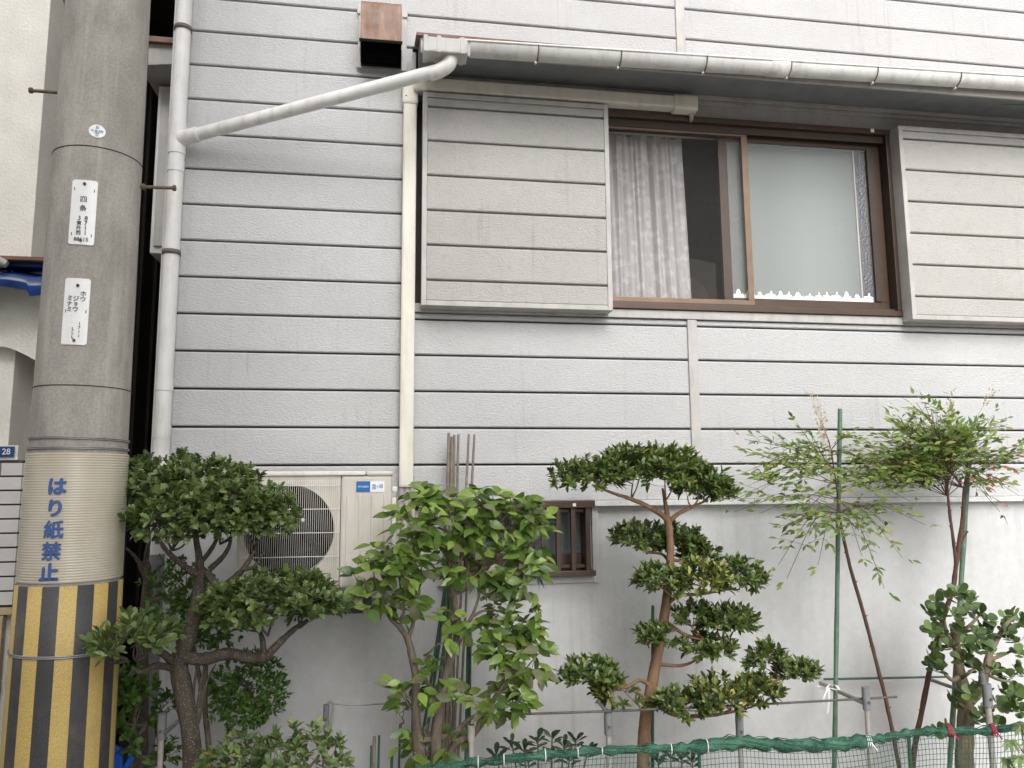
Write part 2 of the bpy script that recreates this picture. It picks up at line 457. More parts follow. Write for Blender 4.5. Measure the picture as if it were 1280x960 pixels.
# ------------------------------------------------------------------ mesh helpers
class MB:
    def __init__(s):
        s.v, s.f, s.mi, s.sm = [], [], [], []

    def add(s, vs, fs, mi=0, smooth=False):
        o = len(s.v)
        s.v.extend([tuple(p) for p in vs])
        for f in fs:
            s.f.append(tuple(i + o for i in f))
            s.mi.append(mi)
            s.sm.append(smooth)
        return s

    def box(s, x0, x1, y0, y1, z0, z1, bev=0.0, mi=0, M=None):
        if bev <= 0:
            vs = [(x, y, z) for x in (x0, x1) for y in (y0, y1) for z in (z0, z1)]
            fs = [(0, 1, 3, 2), (4, 6, 7, 5), (0, 4, 5, 1), (2, 3, 7, 6), (0, 2, 6, 4), (1, 5, 7, 3)]
        else:
            bm = bmesh.new()
            bmesh.ops.create_cube(bm, size=1)
            for q in bm.verts:
                q.co = Vector((x0 + (q.co.x + .5) * (x1 - x0), y0 + (q.co.y + .5) * (y1 - y0), z0 + (q.co.z + .5) * (z1 - z0)))
            bmesh.ops.bevel(bm, geom=bm.edges[:], offset=bev, segments=2, affect='EDGES', profile=0.6)
            bm.verts.index_update()
            vs = [q.co.copy() for q in bm.verts]
            fs = [[q.index for q in f.verts] for f in bm.faces]
            bm.free()
        if M is not None:
            vs = [M @ Vector(q) for q in vs]
        return s.add(vs, fs, mi)

    def tube(s, pts, radii, n=8, caps=True, mi=0, smooth=True, wob=0.0):
        pts = [Vector(p) for p in pts]
        if not hasattr(radii, '__len__'):
            radii = [radii] * len(pts)
        rings = []
        t0 = (pts[1] - pts[0]).normalized()
        a = t0.orthogonal().normalized()
        for i, p in enumerate(pts):
            if i == 0:
                t = t0
            elif i == len(pts) - 1:
                t = (pts[i] - pts[i - 1]).normalized()
            else:
                t = (pts[i + 1] - pts[i - 1]).normalized()
            a = (a - t * a.dot(t))
            a = a.normalized() if a.length > 1e-6 else t.orthogonal().normalized()
            b = t.cross(a)
            r = radii[i]
            rings.append([p + (a * math.cos(2 * math.pi * k / n) + b * math.sin(2 * math.pi * k / n)) * r * (1 + (rnd.uniform(-wob, wob) if wob else 0)) for k in range(n)])
        vs = [q for r in rings for q in r]
        fs = []
        for i in range(len(pts) - 1):
            for k in range(n):
                k2 = (k + 1) % n
                fs.append((i * n + k, i * n + k2, (i + 1) * n + k2, (i + 1) * n + k))
        s.add(vs, fs, mi, smooth)
        if caps:
            s.add(rings[0], [tuple(reversed(range(n)))], mi)
            s.add(rings[-1], [tuple(range(n))], mi)
        return s

    def lathe(s, c, prof, n=48, a0=0.0, a1=2 * math.pi, mi=0, mifn=None, smooth=True):
        """revolve (r,z) profile round the vertical axis at c"""
        closed = abs(a1 - a0 - 2 * math.pi) < 1e-6
        m = n if closed else n + 1
        vs = [(c[0] + r * math.cos(a0 + (a1 - a0) * k / n), c[1] + r * math.sin(a0 + (a1 - a0) * k / n), z) for (r, z) in prof for k in range(m)]
        o = len(s.v)
        s.v.extend(vs)
        for i in range(len(prof) - 1):
            for k in range(n):
                k2 = (k + 1) % m
                s.f.append((o + i * m + k, o + i * m + k2, o + (i + 1) * m + k2, o + (i + 1) * m + k))
                s.mi.append(mifn(k) if mifn else mi)
                s.sm.append(smooth)
        return s

    def prism(s, poly, y0, y1, mi=0):
        """extrude an (x,z) outline from y0 to y1"""
        n = len(poly)
        vs = [(x, y0, z) for x, z in poly] + [(x, y1, z) for x, z in poly]
        fs = [tuple(range(n)), tuple(reversed(range(n, 2 * n)))]
        fs += [(i, i + n, (i + 1) % n + n, (i + 1) % n) for i in range(n)]
        return s.add(vs, fs, mi)

    def mesh(s, name, mats):
        me = bpy.data.meshes.new(name)
        me.from_pydata(s.v, [], s.f)
        for m in (mats if isinstance(mats, (list, tuple)) else [mats]):
            me.materials.append(MATS[m])
        me.polygons.foreach_set('material_index', s.mi)
        me.polygons.foreach_set('use_smooth', s.sm)
        bm = bmesh.new()
        bm.from_mesh(me)
        bmesh.ops.recalc_face_normals(bm, faces=bm.faces[:])
        bm.to_mesh(me)
        bm.free()
        me.update()
        return me

    def build(s, name, mats, parent=None, kind=None):
        return link(name, s.mesh(name, mats), parent, kind)


def base_of(p):
    v = Vector((0, 0, 0))
    while p is not None:
        v += p.location
        p = p.parent
    return v


def link(name, me, parent=None, kind=None, loc=(0, 0, 0)):
    o = bpy.data.objects.new(name, me)
    COL.objects.link(o)
    o.location = loc
    if parent is not None:
        o.parent = parent
        o.location = Vector(loc) - base_of(parent)
    if kind:
        o['kind'] = kind
    return o


def thing(name, label, cat, loc, group=None):
    o = bpy.data.objects.new(name, None)
    COL.objects.link(o)
    o.empty_display_size = 0.1
    o.location = loc
    return tag(o, label, cat, group)


def tag(o, label, cat, group=None):
    o['label'] = label
    o['category'] = cat
    if group:
        o['group'] = group
    return o


def bx(name, mat, parent, x0, x1, y0, y1, z0, z1, bev=0.0):
    return MB().box(x0, x1, y0, y1, z0, z1, bev).build(name, mat, parent)


def smooth_path(pts, sub=5):
    pts = [Vector(p) for p in pts]
    if len(pts) < 3:
        return pts
    out = []
    P = [pts[0] * 2 - pts[1]] + pts + [pts[-1] * 2 - pts[-2]]
    for i in range(1, len(P) - 2):
        for k in range(sub):
            t = k / sub
            a, b, c, d = P[i - 1], P[i], P[i + 1], P[i + 2]
            out.append(0.5 * ((2 * b) + (c - a) * t + (2 * a - 5 * b + 4 * c - d) * t * t + (3 * b - a - 3 * c + d) * t ** 3))
    out.append(pts[-1])
    return out


def lerp_list(vals, n):
    return list(np.interp(np.linspace(0, len(vals) - 1, n), range(len(vals)), vals))


def text_mesh(body, size, bold=0.0):
    c = bpy.data.curves.new('t', 'FONT')
    c.body = body
    c.size = size
    c.offset = bold
    c.align_x = 'CENTER'
    c.align_y = 'CENTER'
    c.resolution_u = 3
    o = bpy.data.objects.new('t', c)
    COL.objects.link(o)
    dg = bpy.context.evaluated_depsgraph_get()
    me = bpy.data.meshes.new_from_object(o.evaluated_get(dg))
    bm = bmesh.new()
    bm.from_mesh(me)
    bmesh.ops.triangulate(bm, faces=bm.faces[:])
    bm.verts.index_update()
    vs = [(q.co.x, q.co.y) for q in bm.verts]
    fs = [tuple(q.index for q in f.verts) for f in bm.faces]
    bm.free()
    bpy.data.objects.remove(o)
    bpy.data.curves.remove(c)
    bpy.data.meshes.remove(me)
    xs = [q[0] for q in vs]
    ys = [q[1] for q in vs]
    cx, cy = (min(xs) + max(xs)) / 2, (min(ys) + max(ys)) / 2
    return [(x - cx, y - cy) for x, y in vs], fs


# ================================================================== SETTING
GZ, BZ = -0.15, -0.06          # street level, top of the soil bed
g = MB()
g.add([(-400, -400, GZ), (400, -400, GZ), (400, 400, GZ), (-400, 400, GZ)], [(0, 1, 2, 3)])
o = g.build('ground', 'asphalt')
o['kind'] = 'structure'
g = MB()
g.add([(-40, -9.5, GZ + .004), (40, -9.5, GZ + .004), (40, -1.26, GZ + .004), (-40, -1.26, GZ + .004)], [(0, 1, 2, 3)])
o = g.build('bounce_paving', 'bounce_concrete')  # unseen pale paving, added to bounce light up under the eave
o['kind'] = 'structure'
bed = thing('planting_bed', 'long soil bed along the foot of the house wall', 'bed', (1.5, -0.6, GZ))
bx('soil', 'soil', bed, -0.96, 6.0, -1.14, 0.034, GZ, BZ)
for i in range(12):
    x0 = -0.96 + i * 0.6
    bx('kerb_stone', 'kerb_concrete', bed, x0 + 0.004, x0 + 0.596, -1.26, -1.141, GZ, BZ + .05, 0.008)
del bed['category'], bed['label']
bed['kind'] = 'structure'

# ================================================================== HOUSE
HX0, HX1 = -1.15, 7.0            # house extent along the street
PITCH_B, Z0B = 0.19108, 1.659    # siding groove spacing, groove 0
house = thing('house', 'grey two-storey house clad in horizontal siding boards on a concrete base', 'house', (1.5, 0.4, GZ))


def groove(n):
    return Z0B + PITCH_B * n


WX0, WX1, WZ0, WZ1 = 1.135, 2.93, 2.51, 3.65      # main window opening
LX0, LX1, LZ0, LZ1 = 0.29, 1.03, 1.09, 1.467      # basement window opening
# structural wall behind the boards, with a hole for the main window
for (x0, x1, z0, z1) in ((HX0 + .005, WX0, 1.47, 6.4), (WX1, HX1, 1.47, 6.4), (WX0, WX1, 1.47, WZ0), (WX0, WX1, WZ1, 6.4)):
    bx('wall_backing', 'joint_back', house, x0, x1, 0.028, 0.16, z0, z1)
# foundation, with a hole for the small window
for (x0, x1, z0, z1) in ((HX0 + .03, LX0, GZ, 1.47), (LX1, HX1, GZ, 1.47), (LX0, LX1, GZ, LZ0)):
    bx('foundation', 'foundation', house, x0, x1, 0.035, 0.30, z0, z1 - 0.001)
bx('foundation_core', 'black', house, LX0 - .1, LX1 + .1, 0.31, 0.35, 0.9, 1.47)
# side wall along the alley, back and roof
bx('side_wall', 'eave_grey', house, HX0, HX0 + .1, 0.165, 8.0, GZ, 6.4)
bx('rear_wall', 'eave_grey', house, HX0 + .1, HX1, 7.9, 8.0, GZ, 6.4)
bx('side_wall', 'eave_grey', house, HX1 - .1, HX1, 0.165, 7.9, GZ, 6.4)
MB().add([(HX0 - .02, -.02, 6.4), (HX1 + .02, -.02, 6.4), (HX1 + .02, 8.02, 6.4), (HX0 - .02, 8.02, 6.4), (HX0 - .02, 4, 7.6), (HX1 + .02, 4, 7.6)],
         [(0, 1, 5, 4), (2, 3, 4, 5), (0, 4, 3), (1, 2, 5), (0, 3, 2, 1)]).build('roof', 'opposite_roof', house)

BOARD_MESH = {}


def board(x0, x1, z0, z1, mat, parent, yf=0.0):
    """one siding board: rolled top and bottom edges, faces the street at yf"""
    key = (round(x1 - x0, 3), round(z1 - z0, 3), mat)
    if key not in BOARD_MESH:
        L, h, e = x1 - x0, z1 - z0, 0.005
        prof = [(0.030, 0.0), (0.004, 0.0), (0.0, e), (0.0, h - e * 1.6), (0.006, h), (0.030, h)]
        m = MB()
        vs = [(0, y, z) for y, z in prof] + [(L, y, z) for y, z in prof]
        n = len(prof)
        m.add(vs, [(i, i + 1, i + 1 + n, i + n) for i in range(n - 1)] + [tuple(range(n)), tuple(range(n, 2 * n))])
        BOARD_MESH[key] = m.mesh('siding_board', mat)
    return link('siding_board', BOARD_MESH[key], parent, loc=(x0, yf, z0))


GH = 0.0052                       # half width of the groove
PX0, PX1 = 1.614, 1.668           # vertical joint cover
for n in range(-1, 24):
    z0, z1 = groove(n) + GH, groove(n + 1) - GH
    if n == -1:
        z0 = 1.468
    if z1 < 2.44 or z0 > 3.93:
        spans = [(HX0 + .03, PX0), (PX1, HX1)] if (n >= -1) else []
        for x0, x1 in spans:
            board(x0, x1, z0, z1, 'siding', house)
    else:
        board(HX0 + .03, 0.085, z0, z1, 'siding', house)
        board(4.35, HX1, z0, z1, 'siding', house)
        if z0 < 2.44:
            board(0.105, PX0, z0, 2.456, 'siding', house)
            board(PX1, 4.33, z0, 2.456, 'siding', house)
bx('joint_cover', 'trim_grey', house, PX0, PX1, -0.014, 0.02, 1.475, 2.457, 0.003)
bx('joint_cover', 'trim_grey', house, PX0, PX1, -0.014, 0.02, 3.93, 6.4, 0.003)
bx('joint_cover', 'trim_grey', house, 0.085, 0.105, -0.010, 0.02, 2.46, 3.92, 0.002)
bx('corner_trim', 'corner_white', house, HX0 - .012, HX0 + .03, -0.014, 0.16, 1.45, 6.4, 0.004)
bx('drip_flashing', 'corner_white', house, HX0 - .01, LX0 - .022, -0.022, 0.10, 1.445, 1.4675, 0.002)
bx('drip_flashing', 'corner_white', house, LX1 + .022, HX1, -0.022, 0.10, 1.440, 1.4675, 0.002)
bx('window_apron', 'trim_grey', house, 0.106, 4.33, -0.016, 0.027, 2.460, 2.506, 0.003)
bx('window_head', 'eave_grey', house, 0.106, 4.33, 0.0, 0.027, WZ1 + .001, 3.78, 0.0)
bx('eave_moulding', 'eave_grey', house, 0.12, 4.33, -0.020, -0.001, 3.735, 3.756, 0.003)
bx('eave_moulding', 'eave_grey', house, 0.12, 4.33, -0.034, -0.001, 3.758, 3.783, 0.004)

# eave roof over the window
EV0, EV1 = 0.115, 7.0
MB().add([(EV0, -.37, 3.775), (EV1, -.37, 3.775), (EV1, 0.0, 3.785), (EV0, 0.0, 3.785), (EV0, -.37, 3.80), (EV1, -.37, 3.80), (EV1, 0.0, 3.93), (EV0, 0.0, 3.93)],
         [(0, 1, 2, 3), (4, 5, 6, 7), (0, 1, 5, 4), (0, 3, 7, 4), (1, 2, 6, 5)]).build('soffit', 'soffit_dark', house)
MB().add([(EV0 - .02, -.40, 3.782), (EV1, -.40, 3.765), (EV1, 0.0, 3.96), (EV0 - .02, 0.0, 3.96), (EV0 - .02, -.40, 3.797), (EV1, -.40, 3.780), (EV1, 0.0, 3.975), (EV0 - .02, 0.0, 3.975)],
         [(0, 1, 2, 3), (4, 5, 6, 7), (0, 1, 5, 4), (0, 3, 7, 4), (1, 2, 6, 5)]).build('eave_roof', 'roof_brown', house)
bx('fascia', 'eave_grey', house, EV0 + .002, EV1, -0.385, -0.371, 3.70, 3.80)

# shutter boxes either side of the window
for bi, (sx0, sx1) in enumerate(((0.140, 1.160), (2.925, 4.20))):
    sb = bx('shutter_box', 'trim_grey', house, sx0 + .004, sx1 - .004, -0.080, -0.018 if bi == 0 else -0.002, 2.50, 3.635)
    sb['label'] = 'grey boarded shutter box ' + ('beside the pipe cover' if bi == 0 else 'right of the frosted glass')
    F = 0.026
    zt, zb = 3.640, 2.474
    for (a, b_, c, d) in ((sx0, sx0 + F, zb, zt), (sx1 - F, sx1, zb, zt), (sx0 + F, sx1 - F, zt - F, zt), (sx0 + F, sx1 - F, zb, zb + F)):
        bx('box_frame', 'trim_grey', sb, a, b_, -0.110, -0.016, c, d, 0.003)
    gz = [zb + F + .001, 2.610, 2.798, 2.987, 3.178, 3.371, 3.562, zt - F - .001]
    for i in range(len(gz) - 1):
        z0 = gz[i] + (GH if i else 0)
        z1 = gz[i + 1] - (GH if i < len(gz) - 2 else 0)
        board(sx0 + F + .001, sx1 - F - .001, z0, z1, 'shutter_siding', sb, yf=-0.106)

# main window: brown aluminium frame, one frosted sash slid to the right, insect screen on the left
win = bx('window', 'brown_frame', house, WX0 - .008, WX1, -0.030, 0.13, WZ0 - .002, WZ0 + .030, 0.003)
win['label'] = 'brown sliding window with frosted sash and insect screen'
bx('window_frame', 'brown_frame', win, WX0 - .008, WX1, -0.030, 0.13, WZ1 - .032, WZ1, 0.003)
bx('window_frame', 'brown_frame', win, WX0 - .008, WX0 + .022, -0.026, 0.13, WZ0 + .031, WZ1 - .033, 0.002)
bx('window_frame', 'brown_dark', win, WX1 - .030, WX1 - .001, -0.026, 0.13, WZ0 + .031, WZ1 - .033, 0.002)
for y0, y1, z1 in ((0.000, 0.006, 2.556), (0.034, 0.040, 2.560), (0.068, 0.074, 2.566)):
    bx('track', 'brown_frame', win, WX0 + .023, WX1 - .031, y0, y1, WZ0 + .031, z1)
    bx('track', 'brown_dark', win, WX0 + .023, WX1 - .031, y0, y1, WZ1 - .075, WZ1 - .033)


def sash(name, x0, x1, z0, z1, y0, y1, w, fm, pane, pm, lab=None):
    s = bx(name, fm, win, x0, x1, y0, y1, z0, z0 + w * 1.15, 0.003)
    if lab:
        s['label'] = lab
    bx('rail', fm, s, x0, x1, y0, y1, z1 - w, z1, 0.003)
    bx('stile', fm, s, x0, x0 + w, y0 + .001, y1 - .001, z0 + w * 1.15, z1 - w, 0.002)
    bx('stile', fm, s, x1 - w, x1, y0 + .001, y1 - .001, z0 + w * 1.15, z1 - w, 0.002)
    ym = (y0 + y1) / 2
    bx(pane, pm, s, x0 + w, x1 - w, ym - .0015, ym + .0015, z0 + w * 1.15, z1 - w)
    return s


sash('screen', WX0 + .024, 2.030, WZ0 + .032, WZ1 - .05, 0.007, 0.021, 0.036, 'brown_light', 'mesh', 'insect_mesh', 'insect screen in light brown frame')
S1 = sash('sash', 1.865, WX1 - .034, WZ0 + .035, WZ1 - .05, 0.041, 0.062, 0.052, 'brown_frame', 'pane', 'obscure_glass', 'frosted glass sash')
S2 = sash('sash', 1.89, WX1 - .036, WZ0 + .038, WZ1 - .05, 0.075, 0.096, 0.052, 'brown_frame', 'pane', 'clear_glass')
bx('jamb_seal', 'trim_grey', S1, 2.722, 2.732, 0.047, 0.0498, WZ0 + .1, WZ1 - .11)
bx('pane_edge', 'obscure_dark', S1, 2.733, WX1 - .126, 0.0480, 0.0498, WZ0 + .1, WZ1 - .11)
bx('jamb_seal', 'brown_dark', S1, WX1 - .125, WX1 - .087, 0.030, 0.0405, WZ0 + .098, WZ1 - .103)
# white paper border of little flower shapes along the glass
pts = [(1.919, WZ0 + .096)]
x = 1.919
xe = WX1 - .13
top = []
while x < xe:
    h = rnd.uniform(.024, .036)
    wd = rnd.uniform(.045, .075)
    z = WZ0 + .096
    k_ = rnd.random()
    if k_ < .35:      # a little house block
        top += [(x, z + .014), (x + wd * .1, z + h * .9), (x + wd * .45, z + h), (x + wd * .5, z + h * 1.5), (x + wd * .62, z + h * 1.5), (x + wd * .66, z + h), (x + wd * .9, z + h * .8)]
    else:             # a round flower head between leaves
        top += [(x, z + .012), (x + wd * .12, z + h * .8), (x + wd * .25, z + h * .7), (x + wd * .28, z + h * 1.2), (x + wd * .38, z + h * 1.6), (x + wd * .5, z + h * 1.7), (x + wd * .62, z + h * 1.5), (x + wd * .7, z + h * 1.1), (x + wd * .74, z + h * .7), (x + wd * .9, z + h * .9)]
    x += wd
mbd = MB()
for i in range(len(top) - 1):
    (xa, za), (xb, zb_) = top[i], top[i + 1]
    mbd.prism([(xa, WZ0 + .096), (xb, WZ0 + .096), (xb, zb_), (xa, za)], 0.046, 0.0490)
mbd.build('paper_border', 'deco_white', S1)
bx('sticker', 'plate_white', win, 2.80, 2.822, -0.034, -0.0305, WZ1 - .024, WZ1 - .004)

# dim room behind the window
bx('room_floor', 'room_wall', house, WX0 - .9, WX1 + .6, 0.17, 3.2, 1.95, 2.0)
bx('room_ceiling', 'room_wall', house, WX0 - .9, WX1 + .6, 0.17, 3.2, 4.4, 4.45)
bx('room_wall', 'room_wall', house, WX0 - .9, WX1 + .6, 3.2, 3.25, 1.95, 4.45)
bx('room_wall', 'room_wall', house, WX0 - .95, WX0 - .9, 0.17, 3.2, 1.95, 4.45)
bx('room_wall', 'room_wall', house, WX1 + .6, WX1 + .65, 0.17, 3.2, 1.95, 4.45)

# basement window with lattice bars
lw = bx('window', 'brown_frame', house, LX0 - .02, LX1 + .02, -0.068, 0.09, LZ1 - .034, LZ1 + .004, 0.003)
lw['label'] = 'small brown basement window behind vertical bars'
bx('window_frame', 'brown_frame', lw, LX0 - .02, LX1 + .02, -0.060, 0.09, LZ0 - .004, LZ0 + .024, 0.003)
bx('window_frame', 'brown_frame', lw, LX0, LX0 + .03, -0.03, 0.09, LZ0 + .025, LZ1 - .035, 0.002)
bx('window_frame', 'brown_frame', lw, LX1 - .03, LX1, -0.03, 0.09, LZ0 + .025, LZ1 - .035, 0.002)
bx('window_frame', 'brown_frame', lw, LX0 + .031, LX1 - .031, 0.045, 0.085, LZ0 + .025, LZ0 + .10, 0.002)
bx('window_frame', 'brown_frame', lw, LX0 + .031, LX1 - .031, 0.045, 0.085, LZ1 - .06, LZ1 - .035, 0.002)
for i in range(5):
    xa = LX0 + .031 + i * .136
    bx('pane', 'dim_glass', lw, xa + .022, xa + .135, 0.062, 0.066, LZ0 + .101, LZ1 - .061)
    bx('mullion', 'brown_dark', lw, xa, xa + .021, 0.048, 0.080, LZ0 + .101, LZ1 - .061)
nb = 10
for i in range(nb):
    xa = LX0 + .005 + i * (LX1 - LX0 - .035) / (nb - 1)
    bx('bar', 'brown_frame', lw, xa, xa + .024, -0.058, -0.032, LZ0 + .024, LZ1 - .034, 0.002)
for z in (LZ0 + .036, LZ1 - .058):
    bx('rail', 'brown_frame', lw, LX0 + .031, LX1 - .031, -0.028, -0.012, z, z + .016, 0.001)
bx('sticker', 'plate_white', lw, LX1 - .10, LX1 - .083, -0.071, -0.0682, LZ1 - .026, LZ1 - .010)
for (a, b_, c, d) in ((LX0 - .05, LX0 - .022, LZ0 - .046, 1.438), (LX1 + .022, LX1 + .056, LZ0 - .046, 1.438), (LX0 - .022, LX1 + .022, LZ0 - .046, LZ0 - .005)):
    bx('mortar_surround', 'foundation', lw, a, b_, 0.012, 0.034, c, d, 0.004)

# side window shutter box and little awning on the alley wall
bx('side_shutter_box', 'corner_white', house, HX0 - .21, HX0 - .001, 0.45, 1.15, 2.86, 3.86, 0.006)
bx('side_shutter_rib', 'trim_grey', house, HX0 - .19, HX0 - .14, 0.435, 0.449, 2.90, 3.83, 0.004)
MB().add([(HX0 - .26, .25, 3.87), (HX0, .25, 3.90), (HX0, 1.4, 3.90), (HX0 - .26, 1.4, 3.87), (HX0 - .26, .25, 3.985), (HX0, .25, 4.05), (HX0, 1.4, 4.05), (HX0 - .26, 1.4, 3.985)],
         [(0, 1, 2, 3), (4, 5, 6, 7), (0, 1, 5, 4), (0, 3, 7, 4), (3, 2, 6, 7)]).build('side_awning', 'eave_grey', house)
bx('side_awning_edge', 'roof_brown', house, HX0 - .27, HX0, .22, .249, 4.0, 4.03)

# ================================================================== things on the wall
# curtain in the window
cu = MB()
nx, nz = 150, 10
cx0, cx1 = 1.17, 1.68
for iz in range(nz + 1):
    for ix in range(nx + 1):
        s = ix / nx
        tz = iz / nz
        x = cx0 + (cx1 - cx0) * s + 0.035 * (1 - tz) * (s - .2) + 0.006 * math.sin(s * 31 + 2)
        y = 0.155 + (0.012 + .008 * math.sin(s * 11 + 1)) * math.sin(s * 38 + 2.6 * math.sin(s * 8)) + 0.006 * math.sin(s * 103 + 3 * tz) + .004 * math.sin(s * 61 + tz * 4)
        z = 2.545 + tz * 1.055 + (0.012 * math.sin(s * 46) if iz == nz else 0)
        cu.v.append((x, y, z))
for iz in range(nz):
    for ix in range(nx):
        a = iz * (nx + 1) + ix
        cu.f.append((a, a + 1, a + nx + 2, a + nx + 1))
        cu.mi.append(0)
        cu.sm.append(True)
tag(cu.build('curtain', 'lace'), 'white lace curtain hanging in folds behind the insect screen', 'curtain')
cw = MB()
for iz in range(5):
    for ix in range(61):
        s = ix / 60
        cw.v.append((1.90 + 1.0 * s, 0.125 + .006 * math.sin(s * 9), 2.55 + iz * .262))
for iz in range(4):
    for ix in range(60):
        a = iz * 61 + ix
        cw.f.append((a, a + 1, a + 62, a + 61))
        cw.mi.append(0)
        cw.sm.append(True)
tag(cw.build('curtain', 'haze_sheet'), 'added white sheet behind the frosted glass that makes its bright haze', 'curtain')  # sheet added to brighten the middle of the frosted pane
cr = MB().tube([(1.1, .15, 3.61), (2.88, .15, 3.61)], .012, 8)
tag(cr.build('curtain_rail', 'room_wall'), 'curtain rail across the top of the room window', 'curtain rail')
cab = thing('cabinet', 'pale arched cabinet standing in the dim room behind the screen', 'cabinet', (1.78, .8, 2.0))
arch = [(1.62, 2.0), (1.62, 2.95), (1.70, 3.03)] + [(1.86 + .0 * k, 3.08) for k in (0,)] + [(2.15, 3.03), (2.15, 2.0)]
MB().prism(arch, 0.78, 1.15).build('carcass', 'cabinet', cab)
ap = [(1.68, 2.05)] + [(1.885 - .205 * math.cos(math.pi * k / 10), 2.76 + .18 * math.sin(math.pi * k / 10)) for k in range(11)] + [(2.09, 2.05)]
MB().prism(ap, 0.76, 0.779).build('door', 'room_wall', cab)

# vent hood
vh = thing('vent_hood', 'rusty brown metal vent hood on a grey base plate high on the wall', 'vent', (-0.08, 0.0, 3.94))
MB().box(-0.212, 0.052, -0.012, -0.001, 3.80, 4.15, 0.002).build('base_plate', 'trim_grey', vh)
vx0, vx1 = -0.190, 0.022
hood = MB()
hz0, hz1, hb = 3.80, 4.125, -0.175
# sloping front sheet, curved top, two cheeks
prof = [(-0.0125, hz1), (-0.10, hz1 - .006), (-0.145, hz1 - .018), (-0.166, hz1 - .045), (-0.171, hz1 - .09), (hb, hz0 + .072)]
for i in range(len(prof) - 1):
    (ya, za), (yb, zb_) = prof[i], prof[i + 1]
    hood.add([(vx0, ya, za), (vx1, ya, za), (vx1, yb, zb_), (vx0, yb, zb_)], [(0, 1, 2, 3)])
hood.build('hood', 'vent_rust', vh)
for xx in (vx0 - .004, vx1 + .001):
    m = MB()
    poly = [(y, z) for y, z in prof] + [(hb + .004, hz0 + .03), (-0.0125, hz0 + .012)]
    vs = [(xx, y, z) for y, z in poly] + [(xx + .003, y, z) for y, z in poly]
    n = len(poly)
    m.add(vs, [tuple(range(n)), tuple(range(n, 2 * n))] + [(i, (i + 1) % n, (i + 1) % n + n, i + n) for i in range(n)])
    m.build('cheek', 'trim_grey', vh)
m = MB()
m.box(vx0 - .006, vx1 + .006, hb - .006, hb + .002, hz0 + .060, hz0 + .074)
m.build('drip_edge', 'black', vh)
bx('mouth', 'black', vh, vx0, vx1, -0.06, -0.0125, 3.815, 4.0)
for k in range(3):
    m = MB()
    m.add([(vx0, -.15 + k * .04, hz0 + .05 - k * .03), (vx1, -.15 + k * .04, hz0 + .05 - k * .03), (vx1, -.12 + k * .04, hz0 + .075 - k * .03), (vx0, -.12 + k * .04, hz0 + .075 - k * .03)], [(0, 1, 2, 3)])
    m.build('louvre', 'black', vh)
for xx, zz in ((-0.20, 3.805), (0.042, 3.805), (-0.20, 4.12), (0.042, 4.12)):
    bx('sealant', 'trim_grey', vh, xx - .018, xx + .014, -0.022, -0.0125, zz - .006, zz + .045, 0.004)

# gutter along the eave
gy, gr = -0.425, 0.047


def gz_at(x):
    return 3.722 + 0.019 * x


gut = thing('gutter', 'weathered off-white half-round rain gutter along the eave above the window', 'gutter', (2.0, gy, gz_at(2.0)))


def trough(x0, x1, r0, name, mat, parent, wall=0.003):
    m = MB()
    n = 14
    rows = []
    for x in (x0, x1):
        ring = []
        for r in (r0, r0 - wall):
            for k in range(n + 1):
                a = math.pi + math.pi * k / n
                ring.append((x, gy + r * math.cos(a), gz_at(x) + r * 1.35 * math.sin(a) * 0.9))
        rows.append(ring)
    vs = rows[0] + rows[1]
    N = 2 * (n + 1)
    fs = []
    for k in range(n):
        fs.append((k, k + 1, N + k + 1, N + k))
        fs.append((n + 1 + k, N + n + 1 + k, N + n + 2 + k, n + 2 + k))
        fs.append((k, n + 1 + k, n + 2 + k, k + 1))
        fs.append((N + k, N + k + 1, N + n + 2 + k, N + n + 1 + k))
    fs.append((0, N, N + n + 1, n + 1))
    fs.append((n, 2 * n + 1, N + 2 * n + 1, N + n))
    m.add(vs, fs, 0, False)
    o = m.build(name, mat, parent)
    for p in o.data.polygons:
        p.use_smooth = True
    return o


trough(0.36, 6.9, gr, 'trough', 'gutter_white', gut)
MB().tube([(0.30, gy - gr - .001, gz_at(.30) + .002), (6.9, gy - gr - .001, gz_at(6.9) + .002)], .006, 8).build('lip', 'gutter_white', gut)
bx('outlet_box', 'trim_grey', gut, 0.135, 0.345, gy - .056, gy + .05, gz_at(.2) - .072, gz_at(.2) + .006, 0.008)
for xx in (0.135, 0.20, 0.315):
    bx('box_collar', 'trim_grey', gut, xx - .008, xx + .014, gy - .0585, gy + .051, gz_at(.2) - .0745, gz_at(.2) + .011, 0.003)
trough(1.955, 2.06, gr + .004, 'sleeve', 'gutter_white', gut)
for xx in (0.70, 1.13, 1.59, 2.06, 2.56, 3.06, 3.56, 4.06):
    m = MB()
    pts = [(xx, gy + (gr + .004) * math.cos(math.pi + math.pi * k / 10), gz_at(xx) + (gr + .004) * 1.2 * math.sin(math.pi + math.pi * k / 10)) for k in range(11)]
    m.tube(pts, .0032, 6)
    m.tube([(xx, gy + gr + .003, gz_at(xx)), (xx, -.371, 3.775)], .0035, 6)
    m.build('bracket', 'bolt_rust', gut)
    bx('bracket_nut', 'corner_white', gut, xx - .012, xx - .002, gy - .005, gy + .012, gz_at(xx) - gr * 1.2 - .016, gz_at(xx) - gr * 1.2 - .002)

